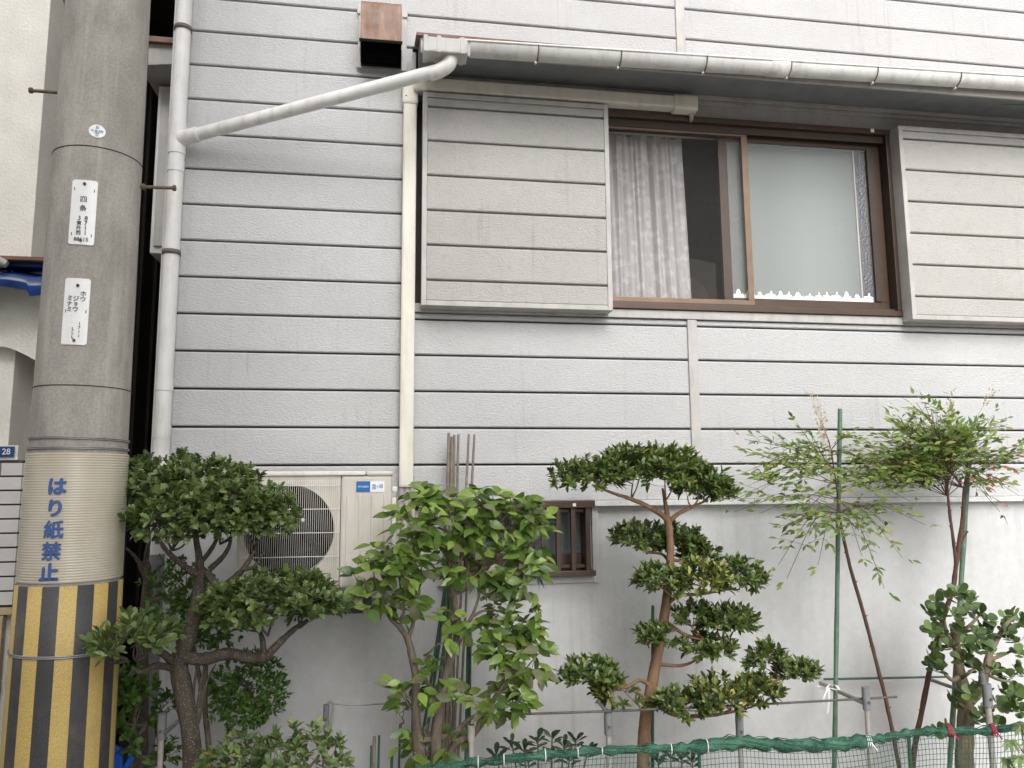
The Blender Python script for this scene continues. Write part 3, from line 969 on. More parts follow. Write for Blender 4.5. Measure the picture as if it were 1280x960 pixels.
# downpipe: sloping feed, tee, vertical stack
DX, DY, DR = -1.100, -0.062, 0.0385
dp = thing('downpipe', 'white round downpipe on the house corner with a sloping feed from the gutter', 'downpipe', (DX, DY, GZ))
MB().tube([(DX, DY, 1.22), (DX, DY, 6.3)], DR, 28).build('stack', 'pvc_white', dp)
MB().tube([(DX, DY, GZ), (DX, DY, 1.24)], DR + .003, 28).build('shaded_stack', 'pipe_joint', dp)  # same white pipe lower down; the grey colour paints its shade
TZ = 3.305
ex, ey, ez = 0.262, gy, gz_at(.26) - .068
MB().tube([(DX + .03, DY - .012, TZ + .008), (ex - .04, ey + .012, ez - .06)], .0325, 28).build('feed_pipe', 'pvc_white', dp)
el = smooth_path([(ex, ey, ez + .02), (ex, ey, ez - .012), (ex - .012, ey + .004, ez - .040), (ex - .055, ey + .016, ez - .066), (ex - .10, ey + .030, ez - .077)], 5)
MB().tube(el, .0355, 24).build('elbow', 'pvc_white', dp)
MB().tube([(DX, DY, TZ - .075), (DX, DY, TZ + .085)], DR + .004, 28).build('tee', 'pvc_white', dp)
dirv = (Vector((ex - .04, ey + .012, ez - .06)) - Vector((DX, DY - .01, TZ))).normalized()
MB().tube([Vector((DX, DY - .01, TZ)) + dirv * .02, Vector((DX, DY - .01, TZ)) + dirv * .115], .0375, 24).build('tee_socket', 'pvc_white', dp)
for z in (3.165, 2.05, 1.82):
    MB().tube([(DX, DY, z - .03), (DX, DY, z + .03)], DR + .0028, 28).build('socket', 'pvc_white', dp)
for z in (3.915, 2.715, 0.95):
    m = MB().lathe((DX, DY), [(DR + .001, z - .011), (DR + .006, z - .011), (DR + .006, z + .011), (DR + .001, z + .011)], 28)
    m.box(DX - .008, DX + .008, DY + DR, 0.03, z - .008, z + .008)
    m.build('pipe_clip', 'band_dark', dp)

# cream duct cover of the air conditioner pipes
dc = thing('pipe_cover', 'cream plastic duct cover running down the wall and over the shutter box', 'pipe cover', (0.075, 0.0, 1.3))
bx('vertical_cover', 'cream_plastic', dc, 0.038, 0.110, -0.074, -0.013, 1.545, 3.60, 0.012)
bx('corner_elbow', 'cream_plastic', dc, 0.032, 0.116, -0.081, -0.012, 3.585, 3.735, 0.014)
MB().box(0.09, 0.17, -0.108, -0.036, 3.652, 3.733, 0.012).build('corner_elbow', 'cream_plastic', dc)
bx('horizontal_cover', 'cream_plastic', dc, 0.165, 1.56, -0.105, -0.037, 3.655, 3.728, 0.012)
bx('end_cap', 'cream_plastic', dc, 1.545, 1.69, -0.111, -0.0355, 3.645, 3.7345, 0.014)
for xx, zz in ((0.052, 3.625),):
    MB().tube([(xx, -.083, zz), (xx, -.079, zz)], .004, 8).build('screw', 'black', dc)
MB().tube(smooth_path([(1.655, -.058, 3.668), (1.665, -.06, 3.64), (1.675, -.03, 3.63), (1.68, 0.005, 3.632)]), .013, 10, wob=.1).build('sealing_putty', 'pipe_cream', dc)
for k, (xa, r, xb) in enumerate(((0.052, .018, 0.036), (0.079, .0165, 0.070), (0.102, .013, 0.112))):
    p = smooth_path([(xa, -.045, 1.60), (xa, -.046, 1.50), (xb, -.06, 1.38), (xb - .015, -.10, 1.27), (xb - .05, -.17, 1.21), (-0.012, -.26, 1.20)])
    MB().tube(p, r, 10, wob=.05).build('pipe', 'pipe_cream', dc)

# air conditioner outdoor unit
AX0, AX1, AY0, AY1, AZ0, AZ1 = -0.665, 0.002, -0.42, -0.16, 1.105, 1.60
ac = thing('air_conditioner', 'cream outdoor air conditioner unit with fan grille hung on the wall', 'air conditioner', (-0.33, -0.29, 1.05))
FX, FZ, FR = -0.452, 1.358, 0.203
# body: front plate with a round fan opening, sides, back, base
m = MB()
n = 64
GX1 = -0.225
ring = [(FX + FR * math.cos(2 * math.pi * k / n), FZ + FR * math.sin(2 * math.pi * k / n)) for k in range(n)]
outer = []
for k in range(n):
    a = 2 * math.pi * k / n
    c, s_ = math.cos(a), math.sin(a)
    tx = ((GX1 if c > 0 else AX0) - FX) / c if abs(c) > 1e-6 else 1e9
    tz = ((AZ1 if s_ > 0 else AZ0) - FZ) / s_ if abs(s_) > 1e-6 else 1e9
    t_ = min(tx, tz)
    outer.append((FX + c * t_, FZ + s_ * t_))
vs = [(x, AY0, z) for x, z in ring] + [(x, AY0, z) for x, z in outer]
m.add(vs, [(k, (k + 1) % n, (k + 1) % n + n, k + n) for k in range(n)])
# bell mouth going in
vs = [(x, AY0, z) for x, z in ring] + [(FX + (x - FX) * .97, AY0 + .05, FZ + (z - FZ) * .97) for x, z in ring]
m.add(vs, [(k, (k + 1) % n, (k + 1) % n + n, k + n) for k in range(n)], 0, True)
for cx_, cz_ in ((GX1, AZ1), (GX1, AZ0), (AX0, AZ1), (AX0, AZ0)):
    near = min(range(n), key=lambda k: (outer[k][0] - cx_) ** 2 + (outer[k][1] - cz_) ** 2)
    for d in (-1, 1):
        q = outer[(near + d) % n]
        m.add([(cx_, AY0, cz_), (outer[near][0], AY0, outer[near][1]), (q[0], AY0, q[1])], [(0, 1, 2)])
m.build('front_panel', 'ac_cream', ac)
bx('side_panel', 'ac_cream', ac, GX1 + .001, AX1, AY0 - .004, AY1, AZ0, AZ1, 0.012)
bx('side_panel', 'ac_cream', ac, AX0, AX0 + .01, AY0 + .001, AY1, AZ0, AZ1)
bx('rear_panel', 'black', ac, AX0 + .011, GX1, AY1 - .016, AY1 - .006, AZ0, AZ1)
bx('base_pan', 'ac_cream', ac, AX0, GX1, AY0 + .002, AY1, AZ0 - .02, AZ0 + .012)
top = bx('top_panel', 'ac_light', ac, AX0 - .006, -0.115, AY0 - .012, AY1 + .006, AZ1 + .0005, AZ1 + .020, 0.006)
bx('top_corner', 'ac_cream', ac, -0.113, AX1 + .005, AY0 - .011, AY1 + .006, AZ1 - .002, AZ1 + .020, 0.010)
for xx in (-0.195, -0.140, -0.085, -0.030):
    bx('rib', 'ac_cream', ac, xx - .004, xx + .004, AY0 - .009, AY0 - .003, 1.155, 1.515, 0.0025)
# fan
fan = MB().tube([(FX, AY0 + .055, FZ), (FX, AY0 + .10, FZ)], .05, 20).build('fan', 'fan_black', ac)
for k in range(3):
    m = MB()
    for j in range(7):
        a = 2 * math.pi * k / 3 + j * .23
        for r, dy in ((.045, .01), (.19, -.008)):
            m.v.append((FX + r * math.cos(a), AY0 + .06 + j * .007 + dy, FZ + r * math.sin(a)))
    for j in range(6):
        m.f.append((j * 2, j * 2 + 1, j * 2 + 3, j * 2 + 2))
        m.mi.append(0)
        m.sm.append(True)
    m.build('blade', 'fan_black', fan)
MB().tube([(FX + .06, AY0 + .045, FZ + .045), (FX + .06, AY0 + .055, FZ + .045)], .008, 10).build('fan_cap', 'ac_light', fan)
# wire grille
m = MB()
ggx0, ggx1, ggz0, ggz1 = AX0 + .012, -0.234, 1.135, 1.580
nw = 46
for k in range(nw + 1):
    xx = ggx0 + (ggx1 - ggx0) * k / nw
    m.tube([(xx, AY0 - .004, ggz0), (xx, AY0 - .016, ggz0 + .004), (xx, AY0 - .018, (ggz0 + ggz1) / 2), (xx, AY0 - .016, ggz1 - .004), (xx, AY0 - .004, ggz1)], .0009, 5)
for k in range(5):
    zz = ggz0 + .006 + (ggz1 - ggz0 - .03) * k / 4
    m.tube([(ggx0 - .004, AY0 - .004, zz), (ggx0, AY0 - .0165, zz), (ggx1 + .004, AY0 - .0165, zz), (ggx1 + .008, AY0 - .004, zz)], .0019, 5)
m.build('grille', 'ac_light', ac)
# badge
BX0, BXM, BX1, BZ0, BZ1 = -0.156, -0.094, -0.030, 1.526, 1.574
b1 = bx('badge', 'badge_blue', ac, BX0, BXM, AY0 - .0065, AY0 - .0042, BZ0, BZ1)
b2 = bx('badge', 'badge_white', ac, BXM, BX1, AY0 - .0065, AY0 - .0042, BZ0, BZ1)


def flat_text(body, size, cx, y, cz, mat, parent, bold=0.0, sx=1.0, name='lettering'):
    vs, fs = text_mesh(body, size, bold)
    return MB().add([(cx + a * sx, y, cz + b) for a, b in vs], fs).build(name, mat, parent)


flat_text('MITSUBISHI', .012, (BX0 + BXM) / 2, AY0 - .0072, (BZ0 + BZ1) / 2, 'badge_white', b1, .0, .78)
flat_text('霧', .026, BXM + .017, AY0 - .0072, BZ0 + .022, 'badge_blue', b2, .0, 0.8)
flat_text('ヶ', .018, BXM + .033, AY0 - .0072, BZ0 + .022, 'badge_blue', b2, .0, 0.8)
flat_text('峰', .024, BXM + .049, AY0 - .0072, BZ0 + .026, 'badge_blue', b2, .0, 0.85)
bx('valve_cover', 'ac_light', ac, AX1 + .001, AX1 + .022, AY0 + .05, AY1 - .02, 1.20, 1.50, 0.008)
bx('handle', 'ac_light', ac, AX1 + .001, AX1 + .026, AY0 + .06, AY1 - .03, 1.525, 1.55, 0.006)
for xx in (AX0 + .1, AX1 - .1):
    bx('foot', 'rubber_black', ac, xx - .02, xx + .02, AY0 - .02, AY1 + .02, AZ0 - .045, AZ0 - .0205, 0.003)
stand = thing('wall_bracket', 'dark metal bracket carrying the air conditioner on the concrete base', 'bracket', (-0.33, 0.03, 0.95))
for xx in (AX0 + .1, AX1 - .1):
    bx('arm', 'rubber_black', stand, xx - .018, xx + .018, AY0 - .04, 0.036, AZ0 - .085, AZ0 - .0455, 0.003)
bx('cross_bar', 'rubber_black', stand, AX0 + .02, AX1 + .03, AY0 - .02, AY0 + .02, AZ0 - .110, AZ0 - .0855, 0.003)

# ================================================================== UTILITY POLE
PC = (-1.174, -0.85)


def pr(z):
    return 0.1635 + (2.07 - z) / 150.0


pole = thing('utility_pole', 'grey concrete utility pole with cream notice guard and black and yellow striped sheet', 'utility pole', (PC[0], PC[1], GZ))
MB().lathe(PC, [(pr(0), GZ), (pr(0), .02), (pr(2), 2.0), (pr(4), 4.0), (pr(6), 6.0), (pr(9), 9.0), (0.001, 9.0)], 72).build('shaft', 'pole_concrete', pole)


def pole_hit(u, v, extra=0.0):
    """angle and height where the photograph's place (u,v) lies on the pole surface"""
    d = CROT @ Vector(((u - 640) / FPX, (480 - v) / FPX, -1.0))
    t = 3.0
    for _ in range(6):
        z = CAM.z + d.z * t
        r = pr(z) + extra
        ax, ay = CAM.x - PC[0], CAM.y - PC[1]
        A = d.x ** 2 + d.y ** 2
        B = 2 * (ax * d.x + ay * d.y)
        C = ax * ax + ay * ay - r * r
        D = B * B - 4 * A * C
        t = (-B - math.sqrt(max(D, 0))) / (2 * A)
    p = CAM + d * t
    return math.atan2(p.y - PC[1], p.x - PC[0]), p.z


def on_pole(a0, z0, s, t, off, skew=0.0):
    """surface point: s metres along the girth, t metres up from (a0,z0)"""
    z = z0 + t
    r = pr(z) + off
    a = a0 + (s + skew * t) / r
    return (PC[0] + r * math.cos(a), PC[1] + r * math.sin(a), z)


def pole_text(body, size, a0, z0, s, t, off, mat, parent, bold=0.0, sx=1.0, name='lettering'):
    """letters laid on the pole; heavy strokes are printed as slightly shifted passes"""
    vs, fs = text_mesh(body, size)
    m = MB()
    shifts = [(0, 0)] if bold <= 0 else [(0, 0), (bold, 0), (-bold, 0), (0, bold), (0, -bold), (bold * .7, bold * .7), (-bold * .7, -bold * .7)]
    for i, (dx, dy) in enumerate(shifts):
        m.add([on_pole(a0, z0, s + x * sx + dx, t + y + dy, off + i * .00012) for x, y in vs], fs)
    return m.build(name, mat, parent)


def pole_patch(name, mat, a0, z0, w_, h_, off, parent, th=0.0012, nseg=10, rr=0.0, round_=False):
    m = MB()
    if round_:
        outl = [(w_ / 2 * math.cos(2 * math.pi * k / 28), h_ / 2 * math.sin(2 * math.pi * k / 28)) for k in range(28)]
        f = [on_pole(a0, z0, s, t, off) for s, t in outl]
        bk = [on_pole(a0, z0, s, t, off - th) for s, t in outl]
        c = on_pole(a0, z0, 0, 0, off)
        n = len(f)
        m.add(f + bk + [c], [(k, (k + 1) % n, 2 * n) for k in range(n)] + [(k, k + n, (k + 1) % n + n, (k + 1) % n) for k in range(n)])
    else:
        xs = [-w_ / 2] + [-w_ / 2 + rr + (w_ - 2 * rr) * k / nseg for k in range(nseg + 1)] + [w_ / 2]
        cols = []
        for s in xs:
            edge = rr if abs(s) > w_ / 2 - 1e-6 else 0
            cols.append(((s, -h_ / 2 + edge), (s, h_ / 2 - edge)))
        f = [on_pole(a0, z0, s, t, off) for c in cols for s, t in c]
        bk = [on_pole(a0, z0, s, t, off - th) for c in cols for s, t in c]
        n = len(f)
        fs = []
        for k in range(len(cols) - 1):
            fs.append((2 * k, 2 * k + 2, 2 * k + 3, 2 * k + 1))
            for e in (0, 1):
                fs.append((2 * k + e, 2 * k + 2 + e, 2 * k + 2 + e + n, 2 * k + e + n))
        fs += [(0, 1, n + 1, n), (n - 2, n - 1, 2 * n - 1, 2 * n - 2)]
        m.add(f + bk, fs)
    return m.build(name, mat, parent)


# cream ribbed notice guard
_, zg1 = pole_hit(95, 566)
_, zg0 = pole_hit(80, 729)
prof = []
nr = 48
for k in range(nr * 2 + 1):
    z = zg0 + (zg1 - zg0) * k / (nr * 2)
    prof.append((pr(z) + .0045 + (.0013 if k % 2 else 0.0), z))
prof = [(pr(zg0) - .002, zg0 - .001)] + prof + [(pr(zg1) - .002, zg1 + .001)]
guard = MB().lathe(PC, prof, 72, smooth=False).build('notice_guard', 'sheet_cream', pole)
guard['label'] = 'ribbed cream sheet with blue vertical lettering'
for ch, (u, v) in zip('はり紙禁止', ((72, 608), (69, 635), (67, 662), (64, 689), (61, 715))):
    a, z = pole_hit(u, v, .006)
    pole_text(ch, .066, a, z, 0, 0, .0072, 'ink_blue', guard, (.0032 if ch in 'はり止' else .0022), 1.02)
# striped sheet below
a_y, _ = pole_hit(85, 745, .006)
NS = 20
prof = [(pr(.02) + .001, -.05), (pr(.3) + .0085, -.049)] + [(pr(z) + .0075, z) for z in (0.6, 0.9, zg0 - .012)] + [(pr(zg0) - .002, zg0 - .011)]
step = 2 * math.pi / NS
m = MB().lathe(PC, prof, NS * 4, a_y - step / 2, a_y - step / 2 + 2 * math.pi, mifn=lambda k: (k // 4) % 2)
stripe = m.build('striped_sheet', ['stripe_yellow', 'stripe_black'], pole)
stripe['label'] = 'reflective sheet with vertical yellow and black stripes'


def ring(z_of, off, r_, name, mat, parent, twin=0):
    m = MB()
    for d in range(twin + 1):
        pts = []
        for k in range(65):
            a = 2 * math.pi * k / 64
            z = z_of(a) - d * r_ * 2.1
            q = pr(z) + off
            pts.append((PC[0] + q * math.cos(a), PC[1] + q * math.sin(a), z))
        m.tube(pts, r_, 6, caps=False)
    return m.build(name, mat, parent)


AV = math.atan2(CAM.y - PC[1], CAM.x - PC[0])       # side of the pole facing the street


def tilt(u0, v0, u1, v1, off=0.0):
    a0, z0 = pole_hit(u0, v0, off)
    a1, z1 = pole_hit(u1, v1, off)
    am = (a0 + a1) / 2
    k = (z1 - z0) / (2 * math.sin((a1 - a0) / 2)) if abs(a1 - a0) > .1 else 0
    zm = (z0 + z1) / 2
    return lambda a: zm + k * math.sin(a - am)


ring(tilt(75, 184, 172, 202), .001, .0018, 'strap_wire', 'rubber_black', pole)
ring(tilt(50, 482, 160, 488), .001, .0018, 'strap_wire', 'rubber_black', pole)
ring(tilt(45, 546, 155, 550), .003, .0026, 'strap_wire', 'grey_metal', pole, 1)
ring(tilt(42, 559, 155, 561), .003, .0026, 'strap_wire', 'grey_metal', pole, 1)
ring(tilt(15, 818, 130, 814, .008), .010, .0028, 'strap_wire', 'grey_metal', pole, 1)
# name plates
for (u, v), (pw, ph), kind in (((103.5, 265), (.088, .252), 0), ((94.5, 389), (.086, .250), 1)):
    a, z = pole_hit(u, v, .003)
    p = pole_patch('name_plate', 'plate_white', a, z, pw, ph, .0035, pole, .0025, 8, .006)
    p['label'] = ('white plate numbered 88615', 'white plate with phonetic place name')[kind]
    for t_ in ((ph / 2 - .016), -(ph / 2 - .016)):
        c = Vector(on_pole(a, z, (.002 if kind else 0.0), t_ - (.012 if kind and t_ > 0 else 0), .0035))
        n_ = Vector((c.x - PC[0], c.y - PC[1], 0)).normalized()
        MB().tube([c, c + n_ * .004], .0055, 10).build('nail', 'rubber_black' if t_ > 0 else 'bolt_rust', p)
    for s_, t_ in ((-.034, .09), (.034, .086), (-.034, -.086), (.034, -.09)) if kind == 0 else ((-.034, .0), (.034, .0)):
        m = MB()
        m.add([on_pole(a, z, s_ + dx, t_ + dz, .0042) for dx, dz in ((-.0014, -.006), (.0014, -.006), (.0014, .006), (-.0014, .006))], [(0, 1, 2, 3)])
        m.build('slot', 'ink_black', p)
    if kind == 0:
        for ch, s_, t_, sz in (('四', 0, .050, .026), ('条', 0, .015, .026), ('8', .013, -.024, .024), ('7', .013, -.043, .024), ('1', .013, -.062, .024), ('1', .013, -.081, .024),
                               ('3', -.010, -.024, .022), ('東', -.010, -.043, .0185), ('外', -.010, -.062, .0185), ('西', -.010, -.081, .0185)):
            pole_text(ch, sz, a, z, s_, t_, .0044, 'ink_black', p, .0001)
        pole_text('88615', .020, a, z, 0, -.106, .0044, 'ink_black', p, .0002)
    else:
        for ch, s_, t_, sz in (('ホ', .022, .068, .022), ('ウ', .022, .047, .022), ('ジ', -.001, .048, .022), ('ョ', -.001, .027, .019), ('ウ', -.001, .008, .022),
                               ('ミ', -.022, .049, .022), ('ナ', -.022, .028, .022), ('ミ', -.022, .007, .022),
                               ('1', .016, -.046, .016), ('7', .016, -.061, .016), ('1', .016, -.076, .016), ('1', .016, -.092, .016),
                               ('L', -.004, -.066, .016), ('L', -.004, -.081, .016), ('L', -.004, -.096, .016)):
            pole_text(ch, sz, a, z, s_, t_, .0044, 'ink_black', p, .0002)
a, z = pole_hit(121.5, 164, .002)
p = pole_patch('sticker', 'plate_white', a, z, .058, .052, .0025, pole, .001, round_=True)
for tx, t_, sz in (('日', .015, .013), ('15-35-500', 0.001, .0105), ('1987', -.009, .0085), ('ﾆﾎﾝ', -.018, .008)):
    pole_text(tx, sz, a, z, 0, t_, .0034, 'ink_blue', p, .0002)
# step bolts
for (ua, va), (ub, vb) in (((78, 96), (41, 93)), ((178, 237), (217, 239))):
    a, z = pole_hit(ua, va)
    sgn = -1 if ub < ua else 1
    e = at(ub, vb, PC[1] + .02)
    s0 = Vector((PC[0] + sgn * (pr(z) - .02), PC[1] + .02, z))
    e = Vector((e.x, PC[1] + .02, z + .002))
    m = MB().tube([s0, e], .0068, 10)
    dv = (e - s0).normalized()
    m.tube([e - dv * .004, e + dv * .008], .012, 6)
    m.tube([s0 + dv * .024, s0 + dv * .036], .013, 6)
    m.build('step_bolt', 'bolt_rust', pole)
# earth cable running down the house side of the pole
pts = []
for k in range(15):
    z = 4.6 - k * .22
    a = math.atan2(0.62, 0.80) + .03 * math.sin(k * 1.7)
    pts.append((PC[0] + (pr(z) + .007) * math.cos(a), PC[1] + (pr(z) + .007) * math.sin(a), z))
MB().tube(smooth_path(pts, 3), .0045, 6).build('earth_cable', 'rubber_black', pole)
MB().tube(smooth_path([at(76, -30, -.5), at(82, 2, -.55), at(92, 16, -.60), at(110, 30, -.66)], 4), .010, 8).build('service_cable', 'rubber_black', pole)

# ================================================================== NEIGHBOUR HOUSE
nbh = thing('neighbour_house', 'cream stucco house with blue eave tiles behind the utility pole', 'house', (-3.0, 1.0, GZ))
NX = -1.772
bx('upper_wall', 'stucco', nbh, -6.0, NX, 0.0, 0.62, 2.62, 7.0)
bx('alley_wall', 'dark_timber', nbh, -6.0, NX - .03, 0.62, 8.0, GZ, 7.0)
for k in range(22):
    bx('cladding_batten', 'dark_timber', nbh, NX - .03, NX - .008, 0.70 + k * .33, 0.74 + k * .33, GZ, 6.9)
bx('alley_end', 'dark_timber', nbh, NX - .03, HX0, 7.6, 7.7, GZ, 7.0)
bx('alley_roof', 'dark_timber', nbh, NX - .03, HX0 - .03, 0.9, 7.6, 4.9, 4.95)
# curved stucco bracket under the tiles
poly = [(-6.0, 2.62), (-6.0, 2.235), (-1.86, 2.235)] + [(-1.86 + .16 * k / 6, 2.235 - .075 * (k / 6) ** 1.3) for k in range(1, 7)] + [(-1.66, 2.16), (-1.66, 2.62)]
MB().prism(poly, 0.0, 0.40).build('lower_band', 'stucco', nbh)
bx('recessed_wall', 'stucco', nbh, -6.0, -1.835, 0.06, 0.30, 1.69, 2.26)
bx('recessed_return', 'stucco', nbh, -6.0, -1.74, 0.31, 0.60, GZ, 2.40)
pl = bx('number_plate', 'number_blue', nbh, -1.93, -1.778, -0.004, 0.004, 1.703, 1.752, 0.002)
bx('plate_rail', 'stucco', nbh, -6.0, -1.765, 0.005, 0.059, 1.688, 1.758)
flat_text('28', .040, -1.812, -0.0048, 1.728, 'plate_white', pl, .0003, .95)
flat_text('-', .040, -1.848, -0.0048, 1.728, 'plate_white', pl, .0003, .95)
# white tiled wall, tile by tile
tw = bx('tiled_wall', 'mortar', nbh, -4.0, -1.742, 0.012, 0.30, 1.005, 1.687)
tm = None
th = 0.0665
for row in range(10):
    z0 = 1.012 + row * th
    x1 = -1.738
    first = .10 if row % 2 else .20
    k = 0
    while x1 > -2.45:
        wd = first if k == 0 else .20
        bx('tile', 'tile_white', tw, x1 - wd + .007, x1, 0.0, 0.0118, z0 + .004, z0 + th - .004, 0.002)
        x1 -= wd
        k += 1
    bx('tile', 'tile_white', tw, -1.7418, -1.730, 0.013, 0.09, z0 + .004, z0 + th - .004, 0.002)
bx('sill_board', 'wood_beige', nbh, -4.0, -1.72, -0.02, 0.29, 0.975, 1.004)
bx('base_wall', 'stucco', nbh, -4.0, -1.745, 0.03, 0.29, GZ, 0.974)
bx('gate_board', 'wood_beige', nbh, -1.90, -1.76, -0.03, 0.0, GZ, 0.97)
# blue eave tiles
er = bx('eave_board', 'roof_brown', nbh, -6.0, -1.63, -0.16, -0.001, 2.625, 2.642)
for k in range(6):
    x1 = -1.635 - k * .21
    m = MB()
    n = 12
    A, B = [], []
    for j in range(n + 1):
        s_ = j / n
        xx = x1 - .225 + .225 * s_
        dz = .008 * math.sin(s_ * 2 * math.pi * .9 + .4)
        A.append((xx, -0.17, 2.545 + dz))
        B.append((xx, -0.02, 2.600 + dz * .6))
    A2 = [(x, y + .01, z - (.085 if j_ > 8 else .06)) for j_, (x, y, z) in enumerate(A)]
    vs = A + B + A2
    N = n + 1
    m.add(vs, [(j, j + 1, N + j + 1, N + j) for j in range(n)] + [(j, 2 * N + j, 2 * N + j + 1, j + 1) for j in range(n)], 0, True)
    m.build('eave_tile', 'tile_blue', nbh)
    bx('ridge_tile', 'tile_blue', nbh, x1 - .20, x1 - .004, -0.12, -0.002, 2.602, 2.624, 0.006)
MB().tube([(-1.86, -.165, 2.595), (-1.83, -.17, 2.61), (-1.80, -.165, 2.60)], [.02, .032, .018], 9, wob=.25).build('mortar_lump', 'kerb_concrete', nbh)
# unseen houses added across the street; the tall one blocks light from the left
for x0, x1, ht, lab in ((-16.0, -0.3, 9.0, 'tall plain grey house added out of view across the street to darken the left of the wall'), (9.2, 17.0, 3.2, 'short plain grey house added out of view across the street opposite the jade plant')):
    h = thing('house', lab, 'house', ((x0 + x1) / 2, -10.0, GZ))
    bx('wall', 'opposite_wall', h, x0, x1, -13.0, -7.3, GZ, ht)
    MB().add([(x0 - .3, -7.0, ht), (x1 + .3, -7.0, ht), (x1 + .3, -13.3, ht), (x0 - .3, -13.3, ht), (x0 - .3, -10.3, ht + 1.2), (x1 + .3, -10.3, ht + 1.2)],
             [(0, 1, 5, 4), (2, 3, 4, 5), (0, 4, 3), (1, 2, 5), (0, 3, 2, 1)]).build('roof', 'opposite_roof', h)
    for k in range(int((x1 - x0) / 3)):
        xa = x0 + .8 + k * 3.0
        for zz in (0.8,):
            bx('window', 'opposite_glass', h, xa, xa + 1.6, -7.3, -7.27, zz, zz + 1.2)

# ================================================================== PLANTS
def leaf_template(outline, fold=0.18, droop=0.25, cup=0.0):
    """outline: (t, half width) along the blade; midrib folded, tip drooping. Blade lies along +X, normal +Z"""
    mid = [(t, 0.0, -droop * t * t) for t, wd in outline]
    vs = list(mid)
    L, Rr = [], []
    for i, (t, wd) in enumerate(outline):
        if wd <= 1e-5:
            L.append(i)
            Rr.append(i)
            continue
        z = -droop * t * t + fold * wd - cup * wd * wd
        L.append(len(vs))
        vs.append((t, wd, z))
        Rr.append(len(vs))
        vs.append((t, -wd, z))
    fs = []
    for i in range(len(outline) - 1):
        for side, flip in ((L, False), (Rr, True)):
            q = [i, i + 1, side[i + 1], side[i]]
            q = [k for j, k in enumerate(q) if k not in q[:j]]
            if len(q) >= 3:
                fs.append(tuple(reversed(q)) if flip else tuple(q))
    return np.array(vs, float), fs


OVATE = leaf_template([(0, 0), (.14, .14), (.38, .245), (.62, .215), (.84, .10), (1.0, 0)], .22, .22)
SPINY = leaf_template([(0, 0), (.12, .10), (.27, .30), (.36, .17), (.52, .33), (.62, .17), (.78, .26), (.85, .09), (1.0, 0)], .35, .15)
OBOV = leaf_template([(0, 0), (.25, .10), (.55, .20), (.80, .19), (.95, .09), (1.0, 0)], .25, .10)
ELLIP = leaf_template([(0, 0), (.22, .14), (.50, .21), (.78, .15), (1.0, 0)], .28, .16)
NLEAF = leaf_template([(0, 0), (.25, .16), (.5, .20), (.8, .09), (1.0, 0)], .2, .25)
LANCE = leaf_template([(0, 0), (.25, .12), (.55, .14), (.8, .07), (1.0, 0)], .2, .2)
JADE = leaf_template([(0, 0), (.2, .14), (.45, .34), (.72, .40), (.92, .24), (1.0, 0)], .16, -.14)
SMALL = leaf_template([(0, 0), (.35, .24), (.75, .2), (1.0, 0)], .2, .1)


def norm(a):
    return a / np.maximum(np.linalg.norm(a, axis=-1, keepdims=True), 1e-9)


def leaf_frames(dirs, ups):
    x = norm(dirs)
    y = norm(np.cross(ups, x))
    z = np.cross(x, y)
    return np.stack([x, y, z], 1)            # rows are axes


def leaves_mesh(name, tpl, pos, dirs, ups, sizes, mat, wj=0.12):
    tv, tf = tpl
    F = leaf_frames(dirs, ups)
    n, k = len(pos), len(tv)
    sc = np.stack([sizes, sizes * RNG.uniform(1 - wj, 1 + wj, n), sizes], 1)
    V = (tv[None] * sc[:, None, :]) @ F + pos[:, None, :]
    V = V.reshape(-1, 3)
    me = bpy.data.meshes.new(name)
    loops, starts, tot = [], [], []
    base = []
    for f in tf:
        base.append(np.array(f))
    lens = [len(f) for f in tf]
    allf = np.concatenate(base)
    idx = (allf[None] + (np.arange(n) * k)[:, None]).reshape(-1)
    st = np.concatenate([[0], np.cumsum(np.tile(lens, n))[:-1]])
    me.vertices.add(len(V))
    me.vertices.foreach_set('co', V.ravel())
    me.loops.add(len(idx))
    me.loops.foreach_set('vertex_index', idx.astype(np.int32))
    me.polygons.add(len(lens) * n)
    me.polygons.foreach_set('loop_start', st.astype(np.int32))
    me.polygons.foreach_set('use_smooth', np.ones(len(lens) * n, bool))
    me.update(calc_edges=True)
    me.validate()
    me.materials.append(MATS[mat])
    return me


def blob_tips(c, r, n, flat=0.35, inner=0.35):
    """twig tips on and inside a clipped foliage pad; outward directions"""
    d = norm(RNG.normal(size=(n, 3)))
    d[:, 2] = np.where(d[:, 2] < -flat, -d[:, 2] * RNG.uniform(.0, 1, n), d[:, 2])
    d = norm(d)
    rad = np.where(RNG.random(n) < inner, RNG.uniform(.45, .9, n), RNG.uniform(.86, 1.06, n))
    p = np.array(c)[None] + d * rad[:, None] * np.array(r)[None]
    p += RNG.normal(size=(n, 3)) * 0.008
    out = norm(d / np.array(r)[None])
    return p, out


